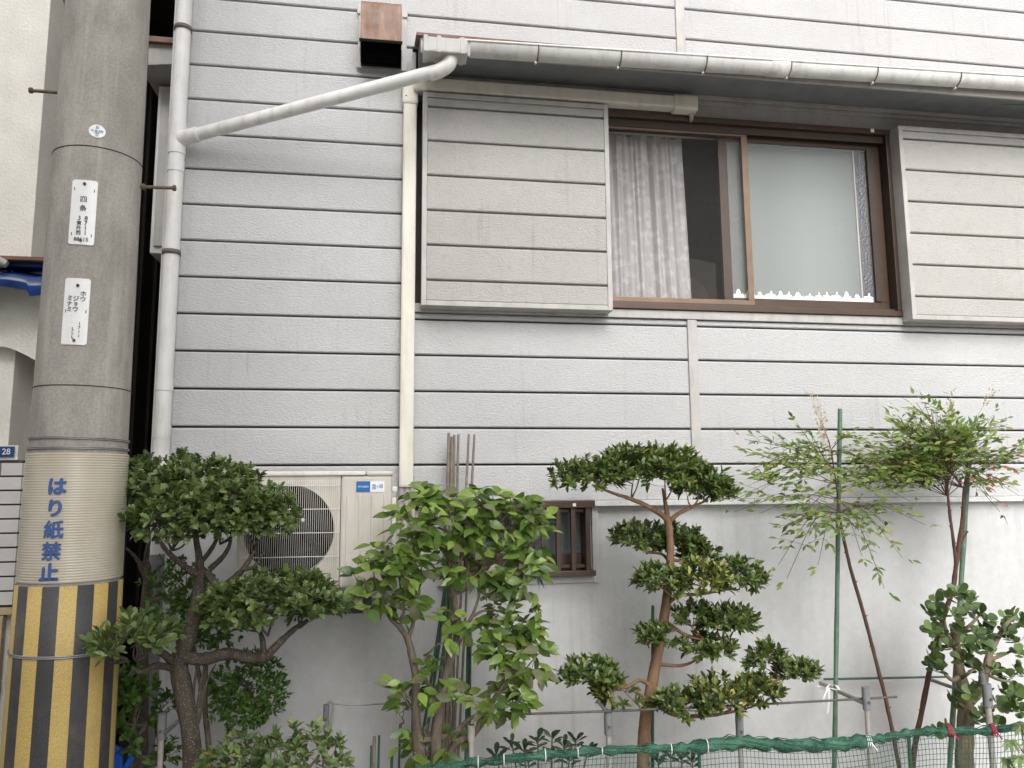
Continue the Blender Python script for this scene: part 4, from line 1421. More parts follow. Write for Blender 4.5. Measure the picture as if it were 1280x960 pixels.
def rosettes(tips, outs, per, size, spread=0.8, up=0.5, jit=0.25, back=0.6):
    """a whorl of leaves round every twig tip"""
    P, D, U, S = [], [], [], []
    n = len(tips)
    ax = norm(outs + np.array([0, 0, up]) + RNG.normal(size=(n, 3)) * jit)
    for k in range(per):
        ang = 2.4 * k + RNG.uniform(0, 6.28, n) * (k == 0)
        if k == 0:
            a0 = ang
        th = a0 + 2.4 * k
        e1 = norm(np.cross(ax, np.array([0.3, .5, .81])))
        e2 = np.cross(ax, e1)
        rad = e1 * np.cos(th)[:, None] + e2 * np.sin(th)[:, None]
        tl = RNG.uniform(.45, 1.25, n)[:, None] * spread
        d = norm(ax * (1.0 if k else 1.6) + rad * tl * (1.3 if k else .5) + RNG.normal(size=(n, 3)) * .15)
        P.append(tips - ax * (size * back * (k / per) * RNG.uniform(.5, 1.2, n))[:, None])
        D.append(d)
        U.append(norm(ax * 1.0 + np.array([0, 0, .55]) + RNG.normal(size=(n, 3)) * .25))
        S.append(size * RNG.uniform(.65, 1.2, n))
    return np.concatenate(P), np.concatenate(D), np.concatenate(U), np.concatenate(S)


def limb(m, pts, r0, r1, n=9, wob=.07, sub=5):
    p = smooth_path(pts, sub)
    m.tube(p, lerp_list([r0, r1], len(p)) if not hasattr(r0, '__len__') else lerp_list(r0, len(p)), n, wob=wob)


def twigs(m, node, tips, k, r=.0030, sag=.02):
    """a few side branches from the branch node, each forking into thin twigs that end at leaf tips"""
    node = Vector(node)
    nb_ = max(2, k // 6)
    T = [Vector(t_) for t_ in tips]
    cen = sum(T, Vector((0, 0, 0))) / len(T)
    hubs = []
    for j in range(nb_):
        t_ = T[rnd.randrange(len(T))]
        e = node.lerp(t_, rnd.uniform(.45, .7)).lerp(cen, .15)
        mid = node.lerp(e, .5) + Vector((rnd.uniform(-.02, .02), rnd.uniform(-.02, .02), -sag * rnd.random()))
        m.tube(smooth_path([node, mid, e], 3), lerp_list([r * 1.5, r * .8], 7), 5, caps=False, wob=.15)
        hubs.append(e)
        hubs.append(mid.lerp(e, .5))
    sel = RNG.choice(len(T), min(k, len(T)), replace=False)
    for i in sel:
        b = T[i]
        a = min(hubs, key=lambda h_: (h_ - b).length)
        mid = a.lerp(b, .5) + Vector((rnd.uniform(-.012, .012), rnd.uniform(-.012, .012), -sag * .4 * rnd.random()))
        m.tube([a, mid, b], [r * .6, r * .45, r * .3], 4, caps=False)


def px_r(px, y):
    """size in metres of px photograph pixels at depth y"""
    return px * (y + 4.0) * 1.03 / FPX


def pad(tree, u, v, y, ru, rv, density, per, size, tpl, mat, node=None, tw=None, ry=None, ntw=26, name='foliage', flat=.35, **kw):
    c = at(u, v, y)
    rx, rz = px_r(ru, y), px_r(rv, y)
    ryy = ry if ry else rx * .8
    n = int(density * (rx * ryy + rx * rz + ryy * rz) * 4)
    tips, outs = blob_tips(c, (rx, ryy, rz), n, flat)
    P, D, U, S = rosettes(tips, outs, per, size, **kw)
    link(name, leaves_mesh(name, tpl, P, D, U, S, mat), tree, 'stuff')
    if tw is not None:
        twigs(tw, node if node is not None else c - Vector((0, 0, rz * .7)), tips, ntw)
    return tips


# ---- holly osmanthus clipped into pads, in front of the air conditioner
YH = -0.80
hol = thing('holly_tree', 'spiny-leaved tree clipped into rounded pads in front of the air conditioner', 'tree', at(240, 960, YH) * 1.0)
hol.location.z = BZ
tr = MB()
b0 = at(240, 960, YH)
limb(tr, [(b0.x + .01, YH, BZ - .03), b0, at(233, 885, YH), at(223, 832, YH), at(228, 812, YH)], [.038, .034, .034, .033, .030], None, 14, .09)
limb(tr, [at(224, 825, YH), at(234, 800, YH), at(245, 760, YH - .01), at(250, 722, YH), at(258, 712, YH)], [.034, .030, .026, .022, .017], None, 12, .09)
limb(tr, [at(228, 822, YH), at(255, 824, YH - .03), at(285, 817, YH - .05), at(310, 822, YH - .06), at(333, 822, YH - .07)], [.024, .023, .021, .020, .017], None, 11, .1)
limb(tr, [at(333, 822, YH - .07), at(345, 808, YH - .07), at(366, 788, YH - .05), at(385, 775, YH - .03)], [.016, .014, .011, .007], None, 8, .1)
limb(tr, [at(330, 822, YH - .07), at(328, 800, YH - .05), at(322, 780, YH)], [.012, .010, .006], None, 8, .1)
limb(tr, [at(220, 832, YH), at(205, 818, YH - .06), at(190, 812, YH - .12), at(178, 806, YH - .17)], [.016, .014, .011, .007], None, 9, .1)
limb(tr, [at(218, 836, YH), at(195, 832, YH - .08), at(178, 840, YH - .14), at(165, 835, YH - .18)], [.014, .012, .010, .006], None, 9, .1)
limb(tr, [at(250, 722, YH), at(228, 706, YH - .06), at(208, 688, YH - .1), at(198, 672, YH - .1)], [.014, .011, .009, .005], None, 8, .12)
limb(tr, [at(258, 716, YH), at(275, 735, YH - .02), at(293, 722, YH - .06), at(308, 706, YH - .08), at(320, 685, YH - .06)], [.017, .015, .013, .010, .006], None, 9, .12)
limb(tr, [at(303, 712, YH - .08), at(318, 708, YH - .1), at(330, 690, YH - .06)], [.009, .007, .004], None, 7, .1)
limb(tr, [at(252, 720, YH), at(248, 690, YH), at(240, 650, YH + .05)], [.017, .013, .007], None, 8, .1)
limb(tr, [at(262, 712, YH), at(283, 690, YH), at(292, 660, YH + .02)], [.012, .009, .005], None, 8, .1)
limb(tr, [at(250, 705, YH), at(268, 680, YH), at(275, 655, YH)], [.010, .008, .005], None, 8, .1)
limb(tr, [at(245, 905, YH), at(255, 860, YH + .02), at(258, 815, YH + .02)], [.012, .011, .008], None, 8, .1)
for (u, v, du, dv) in ((240, 880, 8, -55), (247, 885, 10, -60), (252, 870, 18, -40), (222, 805, -6, -40)):
    limb(tr, [at(u, v, YH + .01), at(u + du * .5, v + dv * .6, YH), at(u + du, v + dv, YH - .01)], [.007, .005, .002], None, 6, .15)
tr.build('trunk', 'bark_holly', hol)
tw = MB()
HS = dict(per=6, size=.037, tpl=SPINY, mat='leaf_holly', spread=.95, up=.45)
pad(hol, 240, 612, YH + .12, 72, 38, 640, node=at(245, 655, YH + .05), tw=tw, ry=.20, **HS)
pad(hol, 222, 655, YH - .06, 52, 38, 640, node=at(215, 688, YH - .08), tw=tw, ry=.16, **HS)
pad(hol, 275, 648, YH - .08, 58, 40, 640, node=at(275, 680, YH), tw=tw, ry=.18, **HS)
pad(hol, 330, 652, YH - .04, 36, 40, 640, node=at(320, 688, YH - .06), tw=tw, ry=.15, **HS)
pad(hol, 340, 758, YH - .08, 78, 36, 640, node=at(335, 795, YH - .07), tw=tw, ry=.19, **HS)
pad(hol, 385, 755, YH - .04, 34, 32, 640, node=at(375, 785, YH - .05), tw=tw, ry=.14, **HS)
pad(hol, 290, 770, YH - .06, 32, 28, 640, node=at(325, 790, YH - .05), tw=tw, ry=.13, **HS)
HL = dict(per=6, size=.046, tpl=OBOV, mat='leaf_holly', spread=1.0, up=.4)
pad(hol, 165, 802, YH - .24, 42, 26, 280, node=at(170, 826, YH - .2), tw=tw, ry=.11, **HL)
pad(hol, 197, 792, YH - .14, 22, 18, 260, node=at(190, 812, YH - .12), tw=tw, ry=.08, **HL)
pad(hol, 132, 812, YH - .27, 18, 16, 260, node=at(160, 826, YH - .2), tw=tw, ry=.07, **HL)
tw.build('twigs', 'bark_holly', hol, 'stuff')

# ---- bright small-leaved shrub behind it, with a hanging round ball
YB = -0.50
box = thing('box_shrub', 'bright green small-leaved shrub with a round ball of leaves behind the holly trunk', 'shrub', (at(262, 960, YB).x, YB, BZ))
tr = MB()
q = at(262, 960, YB)
limb(tr, [(q.x, YB, BZ - .03), q, at(256, 880, YB), at(262, 850, YB), at(280, 880, YB - .02), at(300, 892, YB - .04)], [.013, .012, .011, .010, .008, .004], None, 8, .1)
limb(tr, [at(256, 880, YB), at(240, 800, YB), at(225, 750, YB)], [.010, .008, .004], None, 8, .1)
limb(tr, [at(256, 870, YB), at(290, 855, YB), at(312, 860, YB - .04)], [.008, .006, .003], None, 8, .1)
tr.build('stem', 'bark_grey', box)
tw = MB()
BS = dict(per=5, size=.024, tpl=SMALL, mat='leaf_small', spread=1.0, up=.3, flat=2)
pad(box, 310, 862, YB - .05, 42, 40, 1500, tw=tw, node=at(300, 885, YB - .04), ry=.15, **BS)
pad(box, 225, 735, YB, 36, 32, 900, tw=tw, node=at(228, 760, YB), ry=.12, **BS)
pad(box, 272, 780, YB, 30, 26, 900, tw=tw, node=at(245, 800, YB), ry=.10, **BS)
pad(box, 250, 765, YB + .05, 26, 34, 700, tw=tw, node=at(240, 800, YB), ry=.10, **BS)
tw.build('twigs', 'bark_grey', box, 'stuff')

# ---- dark holly growing in the alley beside the pole
YD = -0.38
h2 = thing('holly_tree', 'thin dark tree in the shaded gap between the pole and the downpipe', 'tree', (at(180, 960, YD).x, YD, GZ))
tr = MB()
q = at(176, 960, YD)
limb(tr, [(q.x, YD, GZ), q, at(178, 860, YD), at(180, 780, YD), at(185, 725, YD), at(181, 700, YD)], [.026, .025, .024, .022, .019, .015], None, 10, .1)
limb(tr, [at(184, 728, YD), at(172, 700, YD), at(158, 685, YD)], [.012, .009, .005], None, 8, .12)
limb(tr, [at(182, 705, YD), at(186, 670, YD), at(183, 640, YD)], [.012, .008, .005], None, 8, .12)
limb(tr, [at(186, 722, YD), at(205, 704, YD)], [.008, .003], None, 7, .12)
limb(tr, [at(178, 800, YD), at(160, 768, YD), at(150, 760, YD)], [.014, .010, .006], None, 7, .12)
tr.build('trunk', 'bark_holly', h2)
tw = MB()
pad(h2, 182, 618, YD, 28, 46, 260, node=at(183, 650, YD), tw=tw, ry=.14, **HS)
pad(h2, 172, 595, YD + .03, 20, 24, 260, node=at(180, 620, YD), tw=tw, ry=.10, **HS)
tw.build('twigs', 'bark_holly', h2, 'stuff')
lo = thing('holly_shrub', 'low bright green shrub at the foot of the striped pole sheet', 'shrub', (at(165, 960, -.5).x, -.5, GZ))
tr = MB()
q = at(160, 1010, -.5)
limb(tr, [(q.x, -.5, GZ), q, at(165, 930, -.5), at(170, 880, -.5)], [.014, .012, .010, .005], None, 8, .1)
limb(tr, [at(165, 930, -.5), at(195, 893, -.5), at(205, 890, -.5)], [.008, .006, .003], None, 8, .1)
tr.build('stem', 'bark_grey', lo)
tw = MB()
LS = dict(per=6, size=.036, tpl=SPINY, mat='leaf_small', spread=1.0, up=.4, flat=2)
pad(lo, 168, 885, -.52, 26, 40, 380, tw=tw, node=at(168, 905, -.5), ry=.10, **LS)
pad(lo, 150, 860, -.48, 18, 22, 380, tw=tw, node=at(165, 890, -.5), ry=.08, **LS)
pad(lo, 205, 880, -.52, 14, 12, 380, tw=tw, node=at(200, 892, -.5), ry=.05, **LS)
pad(lo, 205, 948, -.52, 14, 22, 380, tw=tw, node=at(175, 945, -.5), ry=.06, **LS)
tw.build('twigs', 'bark_grey', lo, 'stuff')

# ---- pale clipped shrub at the front
YF = -0.95
fs_ = thing('privet_shrub', 'pale yellow-green clipped shrub in front of the holly trunk', 'shrub', (at(345, 960, YF).x, YF, BZ))
tr = MB()
for (du, dv) in ((-50, 0), (-15, -8), (20, -6), (55, 4)):
    q = at(345 + du * .2, 1010, YF)
    limb(tr, [(at(345, 960, YF).x + du * .0008, YF, BZ - .03), q, at(345 + du * .7, 960 + dv, YF), at(345 + du, 940 + dv, YF)], [.010, .008, .006, .003], None, 7, .1)
tr.build('stem', 'bark_grey', fs_)
tw = MB()
PS = dict(per=6, size=.040, tpl=OVATE, mat='leaf_light', spread=1.0, up=.5)
pad(fs_, 305, 962, YF, 46, 34, 300, tw=tw, node=at(330, 990, YF), ry=.13, **PS)
pad(fs_, 375, 955, YF, 52, 38, 330, tw=tw, node=at(350, 990, YF), ry=.15, **PS)
tw.build('twigs', 'bark_grey', fs_, 'stuff')

# ---- camellia: large glossy leaves, each one its own piece
YC = -0.72
cam_t = thing('camellia', 'camellia bush with large glossy light green leaves before the small barred window', 'bush', (at(540, 960, YC).x, YC, BZ))
tr = MB()
cx = at(540, 960, YC).x


def pts_at(L, y):
    return [at(q[0], q[1], y + (q[2] if len(q) > 2 else 0)) for q in L]


limb(tr, [(cx - .03, YC, BZ - .03)] + pts_at([(525, 955), (522, 930), (519, 880), (520, 850), (514, 815), (510, 800), (500, 785), (486, 770), (478, 745)], YC), [.026, .026, .024, .017, .016, .016, .014, .010, .008, .005], None, 10, .1)
limb(tr, [(cx, YC, BZ - .03)] + pts_at([(545, 955), (545, 920), (552, 870), (564, 820), (573, 795), (568, 750), (562, 710), (566, 670)], YC), [.028, .026, .024, .020, .018, .017, .014, .010, .006], None, 10, .1)
limb(tr, [(cx + .03, YC, BZ - .03)] + pts_at([(560, 950), (590, 920), (607, 895), (620, 870), (640, 840), (650, 820)], YC), [.018, .016, .014, .011, .009, .007, .005], None, 9, .1)
limb(tr, pts_at([(530, 925), (565, 918), (585, 900), (600, 890), (612, 870)], YC), [.013, .011, .009, .008, .005], None, 8, .1)
for L, r0 in (([(510, 800), (516, 780), (524, 745), (522, 715)], .010), ([(573, 795), (590, 770), (600, 740), (607, 700)], .010), ([(563, 745), (585, 735), (602, 722), (625, 712)], .009),
              ([(530, 825), (548, 805), (570, 804)], .005), ([(566, 720), (580, 690), (590, 660), (600, 640)], .008), ([(563, 700), (548, 680), (535, 650), (530, 625)], .008),
              ([(478, 750), (470, 730), (466, 710)], .006), ([(500, 785), (505, 760), (500, 730), (495, 690)], .007), ([(600, 750), (625, 735), (650, 720), (670, 700)], .007),
              ([(590, 770), (612, 762), (640, 770), (665, 780)], .007), ([(620, 870), (645, 850), (662, 830), (675, 815)], .006), ([(602, 730), (630, 690), (655, 660), (670, 650)], .006),
              ([(519, 880), (510, 870), (503, 860)], .005), ([(522, 900), (512, 885), (498, 893)], .004), ([(535, 905), (530, 915), (545, 935)], .006)):
    limb(tr, pts_at(L, YC), [r0, r0 * .8, r0 * .5, r0 * .3], None, 7, .12)
tr.build('trunk', 'bark_grey', cam_t)
tw = MB()
blobs = [(518, 655, 36, 36, 36), (560, 650, 55, 40, 60), (625, 650, 50, 38, 56), (665, 680, 28, 48, 36), (482, 706, 26, 30, 18), (520, 700, 45, 36, 42), (590, 700, 52, 36, 46), (645, 715, 34, 34, 30),
         (468, 745, 22, 26, 14), (505, 760, 28, 24, 16), (560, 775, 22, 20, 8), (640, 780, 40, 30, 40), (660, 825, 28, 34, 36), (605, 780, 26, 22, 14), (625, 805, 26, 30, 22),
         (545, 855, 34, 30, 22), (510, 868, 26, 22, 10), (600, 880, 32, 18, 14), (638, 872, 26, 24, 18), (500, 895, 18, 16, 4), (535, 930, 30, 20, 12), (570, 930, 18, 16, 6), (450, 725, 22, 14, 6), (520, 625, 40, 16, 16), (600, 622, 46, 14, 14), (655, 640, 26, 20, 14)]
LP, LD, LU, LS_ = [], [], [], []
for (u, v, ru, rv, n) in blobs:
    c = np.array(at(u, v, YC))
    rx, rz = px_r(ru, YC), px_r(rv, YC)
    nt_ = max(3, int(n * .82))
    d = norm(RNG.normal(size=(nt_, 3)))
    tips = c + d * np.array([rx, .17, rz]) * RNG.uniform(.45, 1.0, nt_)[:, None]
    twigs(tw, Vector(c) - Vector((0, 0, rz * .6)), tips, nt_ // 2 + 1, .0034)
    for k in range(3):
        th = RNG.uniform(0, 6.28, nt_)
        dd = norm(np.stack([np.cos(th) * 1.0, np.sin(th) * .9 - .25, RNG.uniform(-.75, .35, nt_)], 1) + d * .6)
        LP.append(tips + RNG.normal(size=(nt_, 3)) * .012)
        LD.append(dd)
        LU.append(norm(np.stack([RNG.normal(0, .45, nt_), RNG.normal(-.55, .4, nt_), RNG.uniform(.35, 1.0, nt_)], 1)))
        LS_.append(RNG.uniform(.050, .088, nt_))
LP, LD, LU, LS_ = map(np.concatenate, (LP, LD, LU, LS_))
order = np.argsort(LP[:, 1])                       # those towards the street first
one = order[:300]
rest = order[300:]
if len(rest):
    link('foliage', leaves_mesh('foliage', OVATE, LP[rest], LD[rest], LU[rest], LS_[rest], 'leaf_camellia'), cam_t, 'stuff')


def single_leaves(parent, tpl_list, P, D, U, S, mat, name='leaf'):
    mes = [leaves_mesh(name, t_, np.zeros((1, 3)), np.array([[1., 0, 0]]), np.array([[0, 0, 1.]]), np.ones(1), mat, 0) for t_ in tpl_list]
    F = leaf_frames(D, U)
    bl = base_of(parent)
    for i in range(len(P)):
        o_ = bpy.data.objects.new(name, mes[i % len(mes)])
        COL.objects.link(o_)
        M = Matrix([[F[i, c, r] for c in range(3)] for r in range(3)]).to_4x4()
        o_.matrix_basis = Matrix.Translation(Vector(P[i]) - bl) @ M @ Matrix.Scale(float(S[i]), 4)
        o_.parent = parent


OV2 = leaf_template([(0, 0), (.14, .15), (.38, .27), (.62, .23), (.84, .10), (1.0, 0)], .30, .30)
OV3 = leaf_template([(0, 0), (.14, .13), (.38, .23), (.62, .20), (.84, .09), (1.0, 0)], .12, .12)
single_leaves(cam_t, [OVATE, OV2, OV3], LP[one], LD[one], LU[one], LS_[one], 'leaf_camellia_single')
tw.build('twigs', 'bark_grey', cam_t, 'stuff')

# ---- cloud-pruned tree with an orange-brown trunk
YT = -0.55
cl = thing('cloud_pruned_tree', 'cloud-pruned tree with curving orange-brown trunk and flat dark leaf pads', 'tree', (at(804, 960, YT).x, YT, BZ))
tr = MB()
q = at(804, 960, YT)
limb(tr, [(q.x - .005, YT, BZ - .03)] + pts_at([(804, 955), (807, 900), (815, 855), (823, 811), (831, 767), (837, 715), (838, 690), (837, 671), (835, 649)], YT), [.031, .029, .027, .026, .024, .022, .019, .018, .017, .016], None, 14, .05)
for L, r in (([(836, 652), (822, 640, -.02), (795, 626, -.04), (765, 616, -.06), (740, 606, -.06)], [.013, .012, .010, .007, .004]),
             ([(835, 650), (832, 630), (828, 610)], [.013, .010, .005]), ([(836, 652), (848, 642, -.02), (862, 635, -.03), (885, 625, -.04)], [.012, .010, .008, .004]),
             ([(838, 705), (828, 693, .06), (810, 690, .10), (795, 684, .12)], [.009, .007, .006, .004]), ([(838, 700), (852, 700, .08), (866, 692, .1)], [.009, .007, .004]),
             ([(833, 755), (850, 745, -.05), (880, 742, -.08), (920, 735, -.06)], [.010, .008, .007, .004]), ([(829, 775), (860, 795, -.04), (890, 800, -.06), (905, 796, -.06)], [.009, .008, .006, .004]),
             ([(820, 830), (850, 832, -.02), (870, 825, -.03), (880, 815, -.04)], [.009, .007, .005, .003]), ([(813, 858), (800, 850, -.03), (785, 858, -.06), (760, 862, -.08)], [.011, .009, .007, .004]),
             ([(808, 880), (805, 872, -.05), (790, 862, -.07)], [.010, .008, .006]), ([(811, 870), (840, 892, -.10), (880, 895, -.14), (925, 888, -.15)], [.012, .010, .008, .006]),
             ([(925, 888, -.15), (950, 865, -.12), (980, 845, -.08), (1000, 838, -.06)], [.007, .006, .005, .003]), ([(826, 790), (815, 800, -.05), (808, 806, -.06)], [.006, .005, .003])):
    limb(tr, pts_at(L, YT), r, None, 9, .09)
tr.build('trunk', 'bark_orange', cl)
tw = MB()
CS = dict(per=8, size=.039, tpl=ELLIP, mat='leaf_cloud', spread=.9, up=.55)
CY = dict(CS, mat='leaf_yellow')
for (u, v, dy, ru, rv, ry, kw, nd_) in (
        (735, 600, -.05, 48, 27, .14, CS, (755, 612)), (785, 588, -.02, 42, 27, .16, CS, (790, 622)), (832, 592, -.04, 46, 32, .18, CS, (832, 625)), (875, 608, -.04, 32, 28, .14, CS, (866, 634)), (900, 618, -.03, 22, 18, .10, CS, (885, 626)),
        (800, 676, .12, 34, 22, .13, CS, (808, 692)), (845, 680, .13, 30, 24, .13, CS, (855, 698)), (873, 696, .10, 24, 20, .11, CS, (866, 696)),
        (826, 730, -.10, 32, 22, .12, CS, (845, 748)), (872, 728, -.12, 38, 24, .13, dict(CS, mat='leaf_yellow'), (875, 743)), (922, 724, -.06, 30, 26, .12, CS, (915, 736)),
        (870, 772, -.04, 28, 16, .09, CS, (880, 798)), (912, 778, -.05, 36, 20, .12, CS, (900, 797)), (885, 812, -.05, 34, 18, .10, CS, (880, 820)), (820, 797, -.06, 22, 14, .08, CS, (810, 806)),
        (735, 845, -.09, 36, 20, .12, CS, (755, 862)), (770, 868, -.08, 28, 16, .10, CY, (775, 862)),
        (855, 884, -.15, 36, 20, .12, CS, (850, 893)), (900, 872, -.17, 40, 22, .13, CY, (895, 895)), (945, 868, -.15, 26, 22, .10, CY, (930, 886)),
        (960, 828, -.08, 24, 20, .10, CS, (980, 845)), (998, 842, -.07, 28, 16, .10, CS, (990, 842))):
    pad(cl, u, v, YT + dy, ru, rv, 600, node=at(nd_[0], nd_[1], YT + dy), tw=tw, ry=ry, ntw=16, **kw)
tw.build('twigs', 'bark_orange', cl, 'stuff')


# ---- nandinas: thin canes with airy compound leaves
def frond(P, D, U, S, wood, a, b, droop, size, pairs=5):
    a, b = Vector(a), Vector(b)
    L = (b - a).length
    path = smooth_path([a, a.lerp(b, .45) + Vector((0, 0, droop)), b], 6)
    wood.tube(path, lerp_list([.0024, .0010], len(path)), 4, caps=False)
    side = (b - a).cross(Vector((0, 0, 1)))
    side = side.normalized() if side.length > 1e-4 else Vector((1, 0, 0))
    fwd = (b - a).normalized()
    for k in range(pairs + 1):
        t = .30 + .70 * k / pairs
        p = path[min(len(path) - 1, int(t * (len(path) - 1)))]
        sl_ = min(L * .50 * (1.2 - t), .16)
        for sgn in ((-1, 1) if k < pairs else (0,)):
            d = (fwd * (.75 if sgn else 1.0) + side * sgn * rnd.uniform(.7, 1.2) + Vector((0, 0, rnd.uniform(-.3, .7)))).normalized()
            ln = max(sl_, .02) * rnd.uniform(.8, 1.2)
            e = p + d * ln
            if sgn:
                wood.tube([p, p.lerp(e, .5) + Vector((0, 0, .006)), e], .0009, 3, caps=False)
            s2 = d.cross(Vector((0, 0, 1)))
            s2 = s2.normalized() if s2.length > 1e-3 else side
            spots = [(e, d)]
            for tt in ((.35, .7) if ln > .07 else (.55,)):
                qq = p.lerp(e, tt)
                for sg in (-1, 1):
                    spots.append((qq, (d * .75 + s2 * sg * .8 + Vector((0, 0, rnd.uniform(-.3, .2)))).normalized()))
            for qq, dd in spots:
                if rnd.random() < .22:
                    continue
                P.append(tuple(qq))
                D.append(tuple(dd + Vector((0, 0, rnd.uniform(-.25, .25)))))
                U.append((rnd.gauss(0, .5), rnd.gauss(-.75, .5), .8))
                S.append(size * rnd.uniform(.65, 1.2))


def nandina(label, canes, fr, bud, size, mat, base, extra=None, berries=None):
    t = thing('nandina', label, 'shrub', base, 'nandinas by the wall')
    del t['group']
    m = MB()
    for L, r in canes:
        limb(m, L, r, None, 8, .12, 6)
        pth = smooth_path(L, 3)
        for p in pth[2:-1:2]:
            s = rnd.choice((-1, 1))
            m.tube([p, p + Vector((s * .016, 0, .012))], [.004, .0015], 5)
    m.build('cane', 'bark_red', t)
    wood = MB()
    for mt, sel in ((mat, [f for f in fr if len(f) < 5]), (extra, [f for f in fr if len(f) == 5])):
        if not sel:
            continue
        P, D, U, S = [], [], [], []
        for f in sel:
            frond(P, D, U, S, wood, f[0], f[1], f[2], size, f[3])
        link('foliage', leaves_mesh('foliage', NLEAF, np.array(P), norm(np.array(D)), norm(np.array(U)), np.array(S), mt), t, 'stuff')
    wood.build('leaf_stalks', 'bark_red', t, 'stuff')
    bm_ = MB()
    for (a, b, n, w_) in bud:
        a, b = Vector(a), Vector(b)
        bm_.tube([a, b], [.002, .0008], 4, caps=False)
        for k in range(n):
            p = a.lerp(b, rnd.uniform(.15, 1))
            q_ = p + Vector((rnd.uniform(-w_, w_), rnd.uniform(-w_, w_), rnd.uniform(0, w_ * .8)))
            bm_.tube([p, q_], .0006, 3, caps=False)
            for j in range(3):
                c = p.lerp(q_, rnd.uniform(.5, 1.1)) + Vector((rnd.uniform(-.006, .006),) * 3)
                bm_.tube([c - Vector((0, 0, .0035)), c, c + Vector((0, 0, .0035))], [.0012, .0034, .001], 5)
    if bud:
        bm_.build('flower_panicle', 'flower_bud', t, 'stuff')
    if berries:
        bm_ = MB()
        for (c, n, w_) in berries:
            for k in range(n):
                p = Vector(c) + Vector((rnd.gauss(0, w_), rnd.gauss(0, w_ * .6), rnd.gauss(0, w_ * .6)))
                bm_.tube([Vector(c), p], .0008, 3, caps=False)
                bm_.tube([p - Vector((0, 0, .005)), p, p + Vector((0, 0, .005))], [.002, .006, .002], 6)
        bm_.build('withered_berries', 'berry_dark', t, 'stuff')
    return t


YN = -0.55
q = at(1123, 955, YN)
top1 = at(1050, 648, YN)
fr = []
hub = [at(1051, 655, YN), at(1050, 640, YN), at(1048, 625, YN), at(1045, 605, YN), at(1042, 585, YN), at(1038, 563, YN)]
for (u, v, y, dr, pr_) in ((940, 552, YN + .15, .05, 5), (935, 590, YN, .06, 5), (925, 625, YN - .05, .07, 5), (930, 640, YN - .12, .08, 5), (985, 560, YN + .1, .03, 5), (1000, 600, YN - .15, .04, 4), (960, 610, YN - .2, .05, 5),
                           (980, 700, YN - .05, .09, 5), (990, 715, YN - .2, .10, 4), (1025, 700, YN - .15, .08, 4), (1100, 725, YN - .1, .08, 5), (1075, 690, YN - .25, .06, 4), (1148, 655, YN - .05, .06, 5), (1120, 690, YN - .15, .06, 5),
                           (1110, 590, YN + .05, .04, 5), (1095, 620, YN - .15, .04, 5), (1130, 625, YN - .1, .05, 5), (1020, 555, YN + .05, .02, 4), (1070, 570, YN + .05, .02, 4), (1010, 640, YN - .2, .05, 4), (975, 580, YN + .2, .03, 4), (1010, 575, YN + .05, .03, 5), (1040, 590, YN - .1, .03, 4), (960, 640, YN - .1, .05, 4), (950, 570, YN - .1, .04, 5), (945, 605, YN + .1, .05, 5), (1000, 535, YN + .1, .02, 4), (1060, 545, YN - .05, .02, 4), (1100, 650, YN + .05, .05, 5), (1140, 610, YN + .05, .04, 5), (985, 660, YN - .1, .06, 5)):
    hb_ = rnd.choice(hub[:3] if v > 640 else (hub[1:5] if v > 590 else hub[3:]))
    fr.append((hb_, hb_.lerp(at(u, v, y), 1.10), dr * (1.0 if v > 600 else .5), pr_))
nandina('airy nandina on one dark cane leaning beside the tall green stake', [([(q.x + .03, YN, BZ - .03)] + pts_at([(1123, 955), (1110, 887), (1096, 830), (1081, 772), (1063, 710), (1053, 665), (1049, 645)], YN), [.0095, .0095, .009, .0088, .0085, .008, .007, .006]),
                                                                  (pts_at([(1050, 650), (1046, 610), (1038, 560), (1028, 530)], YN), [.005, .004, .003, .0015])],
        fr, [(at(1034, 548, YN), at(1012, 492, YN), 34, .035), (at(1040, 570, YN), at(1022, 535, YN), 20, .03)], .042, 'leaf_nandina', (q.x, YN, BZ))
YM = -0.42
q = at(1140, 955, YM)
fr = []
hub = [at(1186, 600, YM), at(1184, 620, YM), at(1204, 610, YM), at(1200, 580, YM), at(1186, 575, YM)]
rr = random.Random(3)
for k in range(46):
    ang = rr.uniform(math.radians(95), math.radians(205))
    ln = rr.uniform(.55, 1.15)
    fr.append((rr.choice(hub), at(1185 + 125 * ln * math.cos(ang), 590 - 80 * ln * math.sin(ang) * (1 if math.sin(ang) > 0 else .7), YM + rr.uniform(-.25, .2)), .03, 5))
for k in range(24):
    ang = rr.uniform(math.radians(-5), math.radians(115))
    ln = rr.uniform(.5, 1.0)
    fr.append((rr.choice(hub), at(1195 + 100 * ln * math.cos(ang), 580 - 75 * ln * math.sin(ang), YM + rr.uniform(-.25, .2)), .03, 5))
for (u, v) in ((1280, 590), (1275, 620), (1260, 605), (1250, 640), (1290, 560), (1240, 625)):
    fr.append((rr.choice(hub), at(u, v, YM + rr.uniform(-.1, .1)), .02, 4, 1))
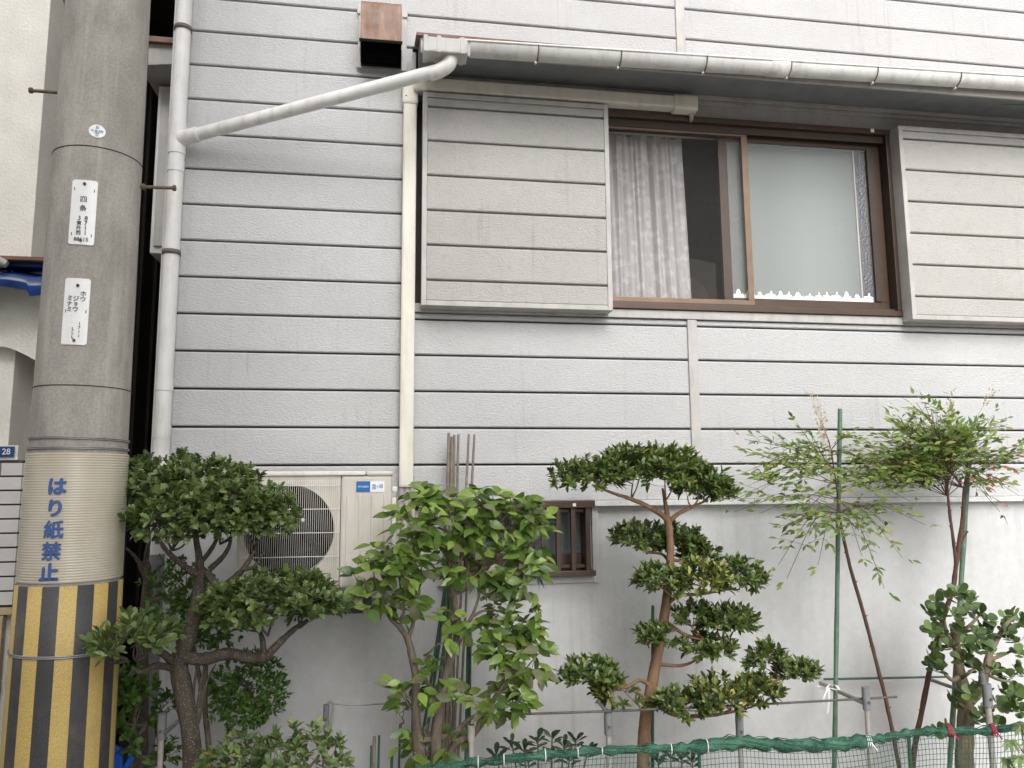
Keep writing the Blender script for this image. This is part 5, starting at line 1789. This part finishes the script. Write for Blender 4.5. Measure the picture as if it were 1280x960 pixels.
nandina('bushy nandina with reddening leaf tips on two canes behind the jade plant', [([(q.x - .02, YM, BZ - .03)] + pts_at([(1141, 955), (1152, 890), (1165, 825), (1180, 770), (1191, 736), (1197, 692), (1203, 650), (1205, 610)], YM), [.013, .013, .0125, .012, .012, .012, .011, .010, .006]),
                                                                    (pts_at([(1195, 705), (1191, 670), (1187, 640), (1184, 600), (1186, 545)], YM), [.009, .008, .007, .005, .003]), (pts_at([(1198, 685), (1207, 668), (1210, 664)], YM), [.006, .005, .004])],
        fr, [(at(1186, 540, YM), at(1189, 488, YM), 30, .03), (at(1222, 520, YM), at(1240, 488, YM), 14, .025)], .042, 'leaf_nandina', (q.x, YM, BZ), 'leaf_nandina_red', [(at(1160, 605, YM), 46, .03), (at(1150, 590, YM), 36, .028)])

# ---- jade plant: thick round leaves in whorls, each leaf a piece
YJ = -0.62
jd = thing('jade_plant', 'jade plant with thick rounded dark leaves and a stout trunk by the netting', 'plant', (at(1206, 955, YJ).x, YJ, BZ))
tr = MB()
q = at(1206, 955, YJ)
limb(tr, [(q.x, YJ, BZ - .03)] + pts_at([(1206, 955), (1207, 900), (1207, 870), (1200, 840), (1196, 810), (1190, 780)], YJ), [.042, .040, .036, .030, .023, .018, .012], None, 14, .06)
jt = []
for L, r in (([(1208, 880), (1225, 862, -.03), (1232, 840, -.05), (1236, 820, -.05), (1246, 800, -.04), (1258, 780, -.03), (1268, 772)], [.026, .022, .018, .015, .012, .009, .006]),
             ([(1200, 845), (1190, 850, -.06), (1178, 838, -.08), (1174, 828, -.08)], [.012, .009, .007, .005]), ([(1196, 812), (1185, 795, -.05), (1180, 775, -.06)], [.012, .010, .006]),
             ([(1193, 790), (1200, 770, -.03), (1205, 755)], [.011, .008, .005]), ([(1194, 795), (1212, 782, -.05), (1225, 768, -.06)], [.010, .008, .005]), ([(1234, 826, -.05), (1255, 818, -.06), (1272, 810, -.06)], [.010, .007, .005]),
             ([(1232, 842, -.05), (1250, 850, -.1), (1265, 852, -.1)], [.010, .007, .005]), ([(1200, 848), (1210, 842, -.08), (1222, 832, -.1)], [.010, .008, .005]), ([(1206, 885), (1198, 878, -.06), (1196, 872, -.08)], [.009, .007, .005]),
             ([(1210, 890), (1230, 890, .05), (1250, 880, .08)], [.010, .008, .005])):
    limb(tr, pts_at(L, YJ), r, None, 8, .06)
tr.build('trunk', 'bark_jade', jd)
spots = [(1170, 750), (1186, 742), (1196, 738), (1210, 746), (1166, 768), (1178, 770), (1195, 765), (1212, 762), (1224, 768), (1232, 776), (1163, 790), (1180, 790), (1202, 785), (1222, 790), (1238, 785), (1170, 808), (1186, 805), (1205, 800), (1168, 825), (1174, 836),
         (1266, 768), (1276, 775), (1258, 790), (1268, 800), (1275, 815), (1240, 815), (1225, 812), (1212, 822), (1200, 826), (1222, 835), (1245, 838), (1262, 845), (1275, 840), (1255, 862), (1270, 866), (1206, 865), (1196, 872), (1215, 870), (1228, 858), (1250, 880), (1268, 885), (1235, 890), (1222, 900), (1245, 905), (1185, 910)]


def jade_whorls(spots, per, dy):
    P, D, U, S = [], [], [], []
    for (u, v) in spots:
        c = at(u + rnd.uniform(-3, 3), v + rnd.uniform(-3, 3), YJ + rnd.uniform(*dy))
        ax = Vector((rnd.gauss(0, .5), rnd.gauss(-.45, .4), rnd.uniform(.4, 1))).normalized()
        e1 = ax.orthogonal().normalized()
        e2 = ax.cross(e1)
        for k in range(per):
            th = k * 1.5708 + (.785 if (k // 4) % 2 else 0) + rnd.uniform(-.2, .2)
            el_ = .35 if k < 4 else 1.1
            d = (e1 * math.cos(th) + e2 * math.sin(th) + ax * el_ * rnd.uniform(.5, 1.2)).normalized()
            P.append(tuple(c - ax * (.014 if k < 4 else 0)))
            D.append(tuple(d))
            U.append(tuple(ax + Vector((0, 0, .3))))
            S.append(rnd.uniform(.038, .056))
    return np.array(P), norm(np.array(D)), norm(np.array(U)), np.array(S)


single_leaves(jd, [JADE], *jade_whorls(spots, 6, (-.17, -.02)), 'leaf_jade')
link('foliage', leaves_mesh('foliage', JADE, *jade_whorls([(u + rnd.uniform(-8, 8), v + rnd.uniform(-7, 7)) for u, v in spots], 6, (-.04, .12)), 'leaf_jade_mass'), jd, 'stuff')

# ---- low dark shrub with upright leaf whorls behind the netting
YL = -0.45


def whorl_shrub(label, base_u, spots, y, size):
    t = thing('whorl_shrub', label, 'shrub', (at(base_u, 960, y).x, y, BZ))
    m = MB()
    P, D, U, S = [], [], [], []
    for (u, v) in spots:
        yy = y + rnd.uniform(-.1, .1)
        c = at(u, v, yy)
        b = Vector((at(base_u, 960, y).x + (c.x - at(base_u, 960, y).x) * .5, y, BZ - .03))
        m.tube(smooth_path([b, b.lerp(c, .6) + Vector((0, 0, .02)), c], 3), lerp_list([.006, .003], 7), 6, wob=.1)
        for k in range(9):
            th = k * 2.4 + rnd.random()
            el_ = .35 + .15 * k * rnd.random()
            d = Vector((math.cos(th), math.sin(th), el_)).normalized()
            P.append(tuple(c - Vector((0, 0, .004 * (8 - k)))))
            D.append(tuple(d))
            U.append((0, -.2, 1.0))
            S.append(size * rnd.uniform(.7, 1.15))
    m.build('stem', 'bark_grey', t)
    single_leaves(t, [OBOV], np.array(P), norm(np.array(D)), norm(np.array(U)), np.array(S), 'leaf_dark')
    return t


whorl_shrub('low dark shrub with leaf whorls behind the green netting beside the camellia', 680, [(620, 945), (640, 930), (655, 938), (672, 925), (690, 920), (705, 932), (690, 945), (720, 925), (735, 938), (660, 950), (712, 948)], YL, .062)
whorl_shrub('tiny dark shrub at the foot of the orange-brown trunk', 845, [(822, 948), (838, 943), (852, 946), (866, 950)], YL - .05, .052)
# maple-like sprig hanging in at the edge
mp = thing('maple_sprig', 'yellow-green maple sprig beside the netting post', 'plant', (at(1285, 960, -1.15).x, -1.15, BZ))
m = MB()
P, D, U, S = [], [], [], []
stem0 = at(1292, 960, -1.15)
for (u, v) in ((1262, 925), (1275, 905), (1285, 925), (1272, 945), (1288, 890), (1258, 948)):
    c = at(u, v, -1.15 + rnd.uniform(-.05, .05))
    m.tube([(stem0.x, stem0.y, BZ - .03), stem0, stem0.lerp(c, .6) + Vector((0, 0, .02)), c], [.004, .003, .002, .001], 5)
    for k in range(7):
        th = -.2 + k * .62
        P.append(tuple(c))
        D.append((math.cos(th), -.35, -math.sin(th) * .7 - .1))
        U.append((0, -.8, .6))
        S.append((.035 + .02 * math.sin(k / 6 * math.pi)) * rnd.uniform(.9, 1.2))
m.build('stem', 'bark_red', mp)
link('foliage', leaves_mesh('foliage', LANCE, np.array(P), norm(np.array(D)), norm(np.array(U)), np.array(S), 'leaf_light'), mp, 'stuff')

# ================================================================== STAKES, SUPPORT PIPES, NETTING
def stake(name, label, a, b, r, mat, group=None, knots=True):
    a, b = Vector(a), Vector(b)
    m = MB()
    n = 14 if knots else 2
    pts, rad = [], []
    for k in range(n):
        t_ = k / (n - 1)
        pts.append(a.lerp(b, t_))
        rad.append(r * (1.0 if k % 3 else 1.12) if knots else r)
    m.tube(pts, rad, 8)
    return tag(m.build(name, mat), label, 'stake', group)


YS = -0.30
for i, (ut, vt, ub, r) in enumerate(((561, 541, 551, .007), (565, 546, 555, .008), (568, 544, 559, .006), (573, 543, 562, .006), (563, 552, 553, .006))):
    stake('stake', 'thin brown stake in the upright bundle behind the camellia', (at(ub, 960, YS).x, YS - .05, BZ), at(ut, vt, YS + .15 + i * .02), r, 'bamboo_brown', 'brown stakes behind the camellia')
for i, (ut, vt, ub) in enumerate(((586, 543, 560), (593, 543, 566))):
    stake('stake', 'thin brown stake leaning apart from the upright bundle', (at(ub, 960, YS).x, YS - .05, BZ), at(ut, vt, YS + .12), .0055, 'bamboo_brown', 'brown stakes leaning apart')
for i, (ut, vt, ub) in enumerate(((556, 735, 505), (560, 728, 511), (585, 800, 577), (588, 790, 582), (567, 722, 517))):
    stake('stake', 'thin dark green stake leaning through the camellia stems', (at(ub, 960, YS).x, YS - .12, BZ), at(ut, vt, YS + .05), .0065, 'stake_green', 'green stakes in the camellia')
for (u, v, r, c) in ((464, 932, .004, 'stake_green'), (468, 921, .007, 'bamboo_brown'), (474, 919, .005, 'stake_green'), (490, 942, .006, 'stake_green'), (500, 908, .005, 'stake_green')):
    stake('stake', 'short stub of a stake in the soil left of the camellia', (at(u - 3, 960, -.6).x, -.6, BZ - .03), at(u, v, -.6), r, c, 'short stake stubs', False)
stake('stake', 'tall green plastic stake beside the single-cane nandina', (at(1036, 960, -.5).x, -.5, BZ - .03), at(1050, 511, -.47), .0105, 'stake_green_pale')
stake('stake', 'tall green stake behind the jade plant trunk', (at(1178, 960, -.36).x, -.36, BZ - .03), at(1213, 540, -.36), .012, 'stake_green_pale')
stake('stake', 'green stake beside the orange-brown trunk', (at(812, 960, -.50).x, -.50, BZ - .03), at(816, 757, -.50), .0075, 'stake_green')
rodA, rodB = at(600, 894, -.72), at(1121, 871, -.72)
tag(MB().tube(smooth_path([rodA, at(730, 890, -.72), at(900, 883, -.73), rodB], 4), .0052, 8).build('rod', 'rod_dark'), 'thin dark metal rod laid across the pruning supports', 'rod')
tag(MB().tube([at(1030, 849, -.02), at(1182, 846, -.02)], .006, 8).build('rod', 'stake_green'), 'thin green rod along the concrete behind the nandina cane', 'rod')


def post(label, u, v0, y, r=.011, cap=True, v_cap=None, tilt_=0):
    t = thing('support_post', label, 'post', (at(u, v0, y).x, y, BZ - .03))
    p1 = at(u, v0, y)
    p0 = Vector((p1.x + tilt_, y, BZ - .03))
    MB().tube([p0, p1], r, 12).build('pipe', 'pipe_cream', t)
    if cap:
        d = (p0 - p1).normalized()
        MB().tube([p1 - d * .012, p1 + d * .085], r * 1.55, 12).build('joint', 'pipe_joint', t)
        MB().tube([p1 + d * .05 + Vector((0, -r * 1.5, 0)), p1 + d * .05 + Vector((0, -r * 2.1, 0))], .006, 8).build('bolt', 'bolt_rust', t)
    return t, p1


t1, p1 = post('grey plastic-jointed support post under the left low pad of the pruned tree', 760, 892, -.70)
MB().tube([p1, at(748, 876, -.66)], .009, 10).build('arm', 'pipe_joint', t1)
t2, p2 = post('grey plastic-jointed support post under the yellowing pad', 924, 898, -.74)
t3, p3 = post('cream support post with grey cap beside the tall green stake', 1082, 862, -.74)
MB().tube([p3 + Vector((0, 0, -.06)), at(1026, 854, -.05)], .011, 10).build('arm', 'pipe_cream', t3)
t4, p4 = post('grey-topped support post with red ribbon beside the jade plant', 1233, 858, -.78, .013)
MB().tube([at(1234, 862, -.78), at(1228, 850, -.72), at(1226, 835, -.66)], .012, 10).build('arm', 'pipe_joint', t4)
t5, p5 = post('cream post under the right side of the camellia', 589, 906, -.78, .011, False)
MB().tube([p5, p5 + Vector((0, 0, -.06))], .015, 12).build('joint', 'pipe_cream', t5)
t6, p6 = post('short grey post with an elbow pipe against the concrete', 408, 884, -.25, .009)
MB().tube(smooth_path([p6 + Vector((.012, .015, -.12)), at(416, 885, -.22), at(414, 877, -.22), at(410, 879, -.22)], 4), .006, 8).build('elbow', 'pipe_cream', t6)
t7, p7 = post('cream post with grey clamp left of the holly trunk', 203, 896, -.66, .011)
MB().tube([at(204, 918, -.66), at(222, 902, -.72)], .009, 10).build('arm', 'pipe_joint', t7)
tag(MB().tube(smooth_path([at(413, 879, -.22), at(440, 882, -.2), at(470, 880, -.2), at(495, 880, -.25)], 6), .0028, 5, wob=.4).build('wire', 'grey_metal'), 'twisted wire stretched from the elbow post to the camellia', 'wire')
tag(MB().tube([at(1164, 850, -.35), at(1190, 859, -.44)], .009, 8).build('short_pipe', 'pipe_cream'), 'short cream pipe tied between nandina cane and green stake', 'pipe')
# white ribbon on the tall stake
rb = MB()
for pts in ([(1037, 856), (1030, 862), (1022, 858), (1032, 858), (1044, 857), (1048, 863), (1038, 861)], [(1035, 860), (1029, 875), (1031, 890)], [(1036, 860), (1036, 876), (1034, 893)]):
    pw = smooth_path([at(u, v, -.53 + .01 * math.sin(u)) for u, v in pts], 3)
    vs = []
    for p in pw:
        vs += [p + Vector((-.004, 0, .002)), p + Vector((.005, -.004, .004))]
    rb.add(vs, [(2 * k, 2 * k + 1, 2 * k + 3, 2 * k + 2) for k in range(len(pw) - 1)], 0, True)
tag(rb.build('ribbon', 'tape_white'), 'white plastic ribbon tied round the tall green stake', 'ribbon')
tag(MB().tube([at(1252, 130.5, -.30), at(1300, 132, -.25)], .004, 6).build('hook_rod', 'stake_green_pale'), 'pale thin rod fixed under the eave at the frame edge', 'rod')

# netting fence
YNF = -1.0
net = thing('netting_fence', 'sagging green plant netting with its top rolled on a rail before the bed', 'fence', (1.5, YNF, BZ))
rail_uv = [(520, 963), (560, 957), (640, 948), (722, 940), (800, 936), (860, 934), (920, 928), (980, 931), (1040, 930), (1090, 925), (1120, 919), (1160, 914), (1230, 913), (1290, 906), (1340, 903)]
rp = smooth_path([at(u, v, YNF) for u, v in rail_uv], 8)
MB().tube(rp, .0075, 8).build('rail', 'stake_green_pale', net)
m = MB()
rad = [.009 + .006 * abs(math.sin(k * .7)) + .004 * math.sin(k * 2.3) + (.009 if 40 < k < 72 else 0) for k in range(len(rp))]
m.tube([p + Vector((0, -.004, .004 * math.sin(k * 1.3))) for k, p in enumerate(rp)], rad, 10, wob=.18)
for s in range(8):
    ph = s * .8
    pts = [p + Vector((0, (rad[k] + .002) * math.cos(ph + k * .13 + .3 * math.sin(k * .9)) - .004, (rad[k] + .002) * math.sin(ph + k * .13))) for k, p in enumerate(rp)]
    m.tube(pts, .0016, 4, caps=False)
m.build('rolled_net', 'net_roll', net, 'stuff')
m = MB()
xs0, xs1 = rp[0].x, rp[-1].x


def rail_z(x):
    k = min(range(len(rp)), key=lambda i: abs(rp[i].x - x))
    return rp[k].z


cell = .0165
nc = int((xs1 - xs0) / cell)
nrw = 28
grid = [[None] * (nrw + 1) for _ in range(nc + 1)]
for i in range(nc + 1):
    x = xs0 + i * cell
    zt = rail_z(x)
    for j in range(nrw + 1):
        f = j / nrw
        sag = .012 * math.sin(x * 7 + f * 2) * f
        grid[i][j] = Vector((x + sag + .006 * math.sin(f * 9 + x * 3), YNF - .012 + .03 * math.sin(x * 3.1 + f) * f, zt - .005 - (zt - BZ - .005) * f - .008 * math.sin(x * 5) * f * (1 - f) * 4))
for i in range(nc + 1):
    m.tube(grid[i], .0012, 3, caps=False)
for j in range(1, nrw + 1):
    m.tube([grid[i][j] for i in range(nc + 1)], .0012, 3, caps=False)
m.build('netting', 'net_thread', net, 'stuff')
for u, v in ((596, 953), (627, 949), (676, 943), (717, 940), (757, 937), (838, 935), (886, 931)):
    p = at(u, v, YNF)
    k = min(range(len(rp)), key=lambda i: (rp[i] - p).length)
    c = rp[k]
    pts = [c + Vector((.002 * math.cos(a_), -.004 + (rad[k] + .004) * math.cos(a_), (rad[k] + .005) * math.sin(a_))) for a_ in [2 * math.pi * j / 14 for j in range(15)]]
    MB().tube(pts, .0022, 5, caps=False).build('tie', 'tape_white', net)
for (u, v, mt) in ((1085, 926, 'tape_white'), (1186, 913, 'tape_red'), (1240, 912, 'tape_red')):
    p = at(u, v, YNF)
    m = MB()
    for s in range(3):
        pts = [p + Vector((.009 * (s - 1.0) + .006 * math.cos(a_), -.004 + .021 * math.cos(a_), .022 * math.sin(a_ + s * .3))) for a_ in [2 * math.pi * j / 12 for j in range(13)]]
        m.tube(pts, .0022, 5, caps=False)
    m.tube([p + Vector((0, -.02, 0)), p + Vector((.02, -.03, -.03))], .003, 5)
    m.build('tie', mt, net)
for u in (760, 924, 1090, 1240):
    pass
# fence posts carry the rail
for x in (0.25, 1.2, 2.1, 2.95):
    MB().tube([(x, YNF + .012, BZ - .05), (x, YNF + .012, rail_z(x) + .005)], .007, 8).build('fence_post', 'stake_green', net)

# blue plastic scoop left behind the pole
sc = thing('blue_watering_can', 'bright blue plastic watering can half hidden behind the striped pole sheet', 'watering can', (at(143, 955, -.55).x, -.55, GZ))
c = at(143, 943, -.55)
MB().lathe((c.x - .03, -.55), [(.001, GZ), (.055, GZ), (.062, c.z - .05), (.062, c.z + .012), (.052, c.z + .018), (.05, c.z + .0), (.001, c.z - .04)], 24).build('body', 'blue_plastic', sc)
MB().tube(smooth_path([(c.x - .07, -.55, c.z + .01), (c.x - .03, -.55, c.z + .055), (c.x + .02, -.55, c.z + .012)], 5), .006, 8).build('handle', 'blue_plastic', sc)
MB().tube([(c.x + .02, -.56, c.z - .10), (c.x + .075, -.58, c.z - .005)], [.014, .010], 10).build('spout', 'blue_plastic', sc)
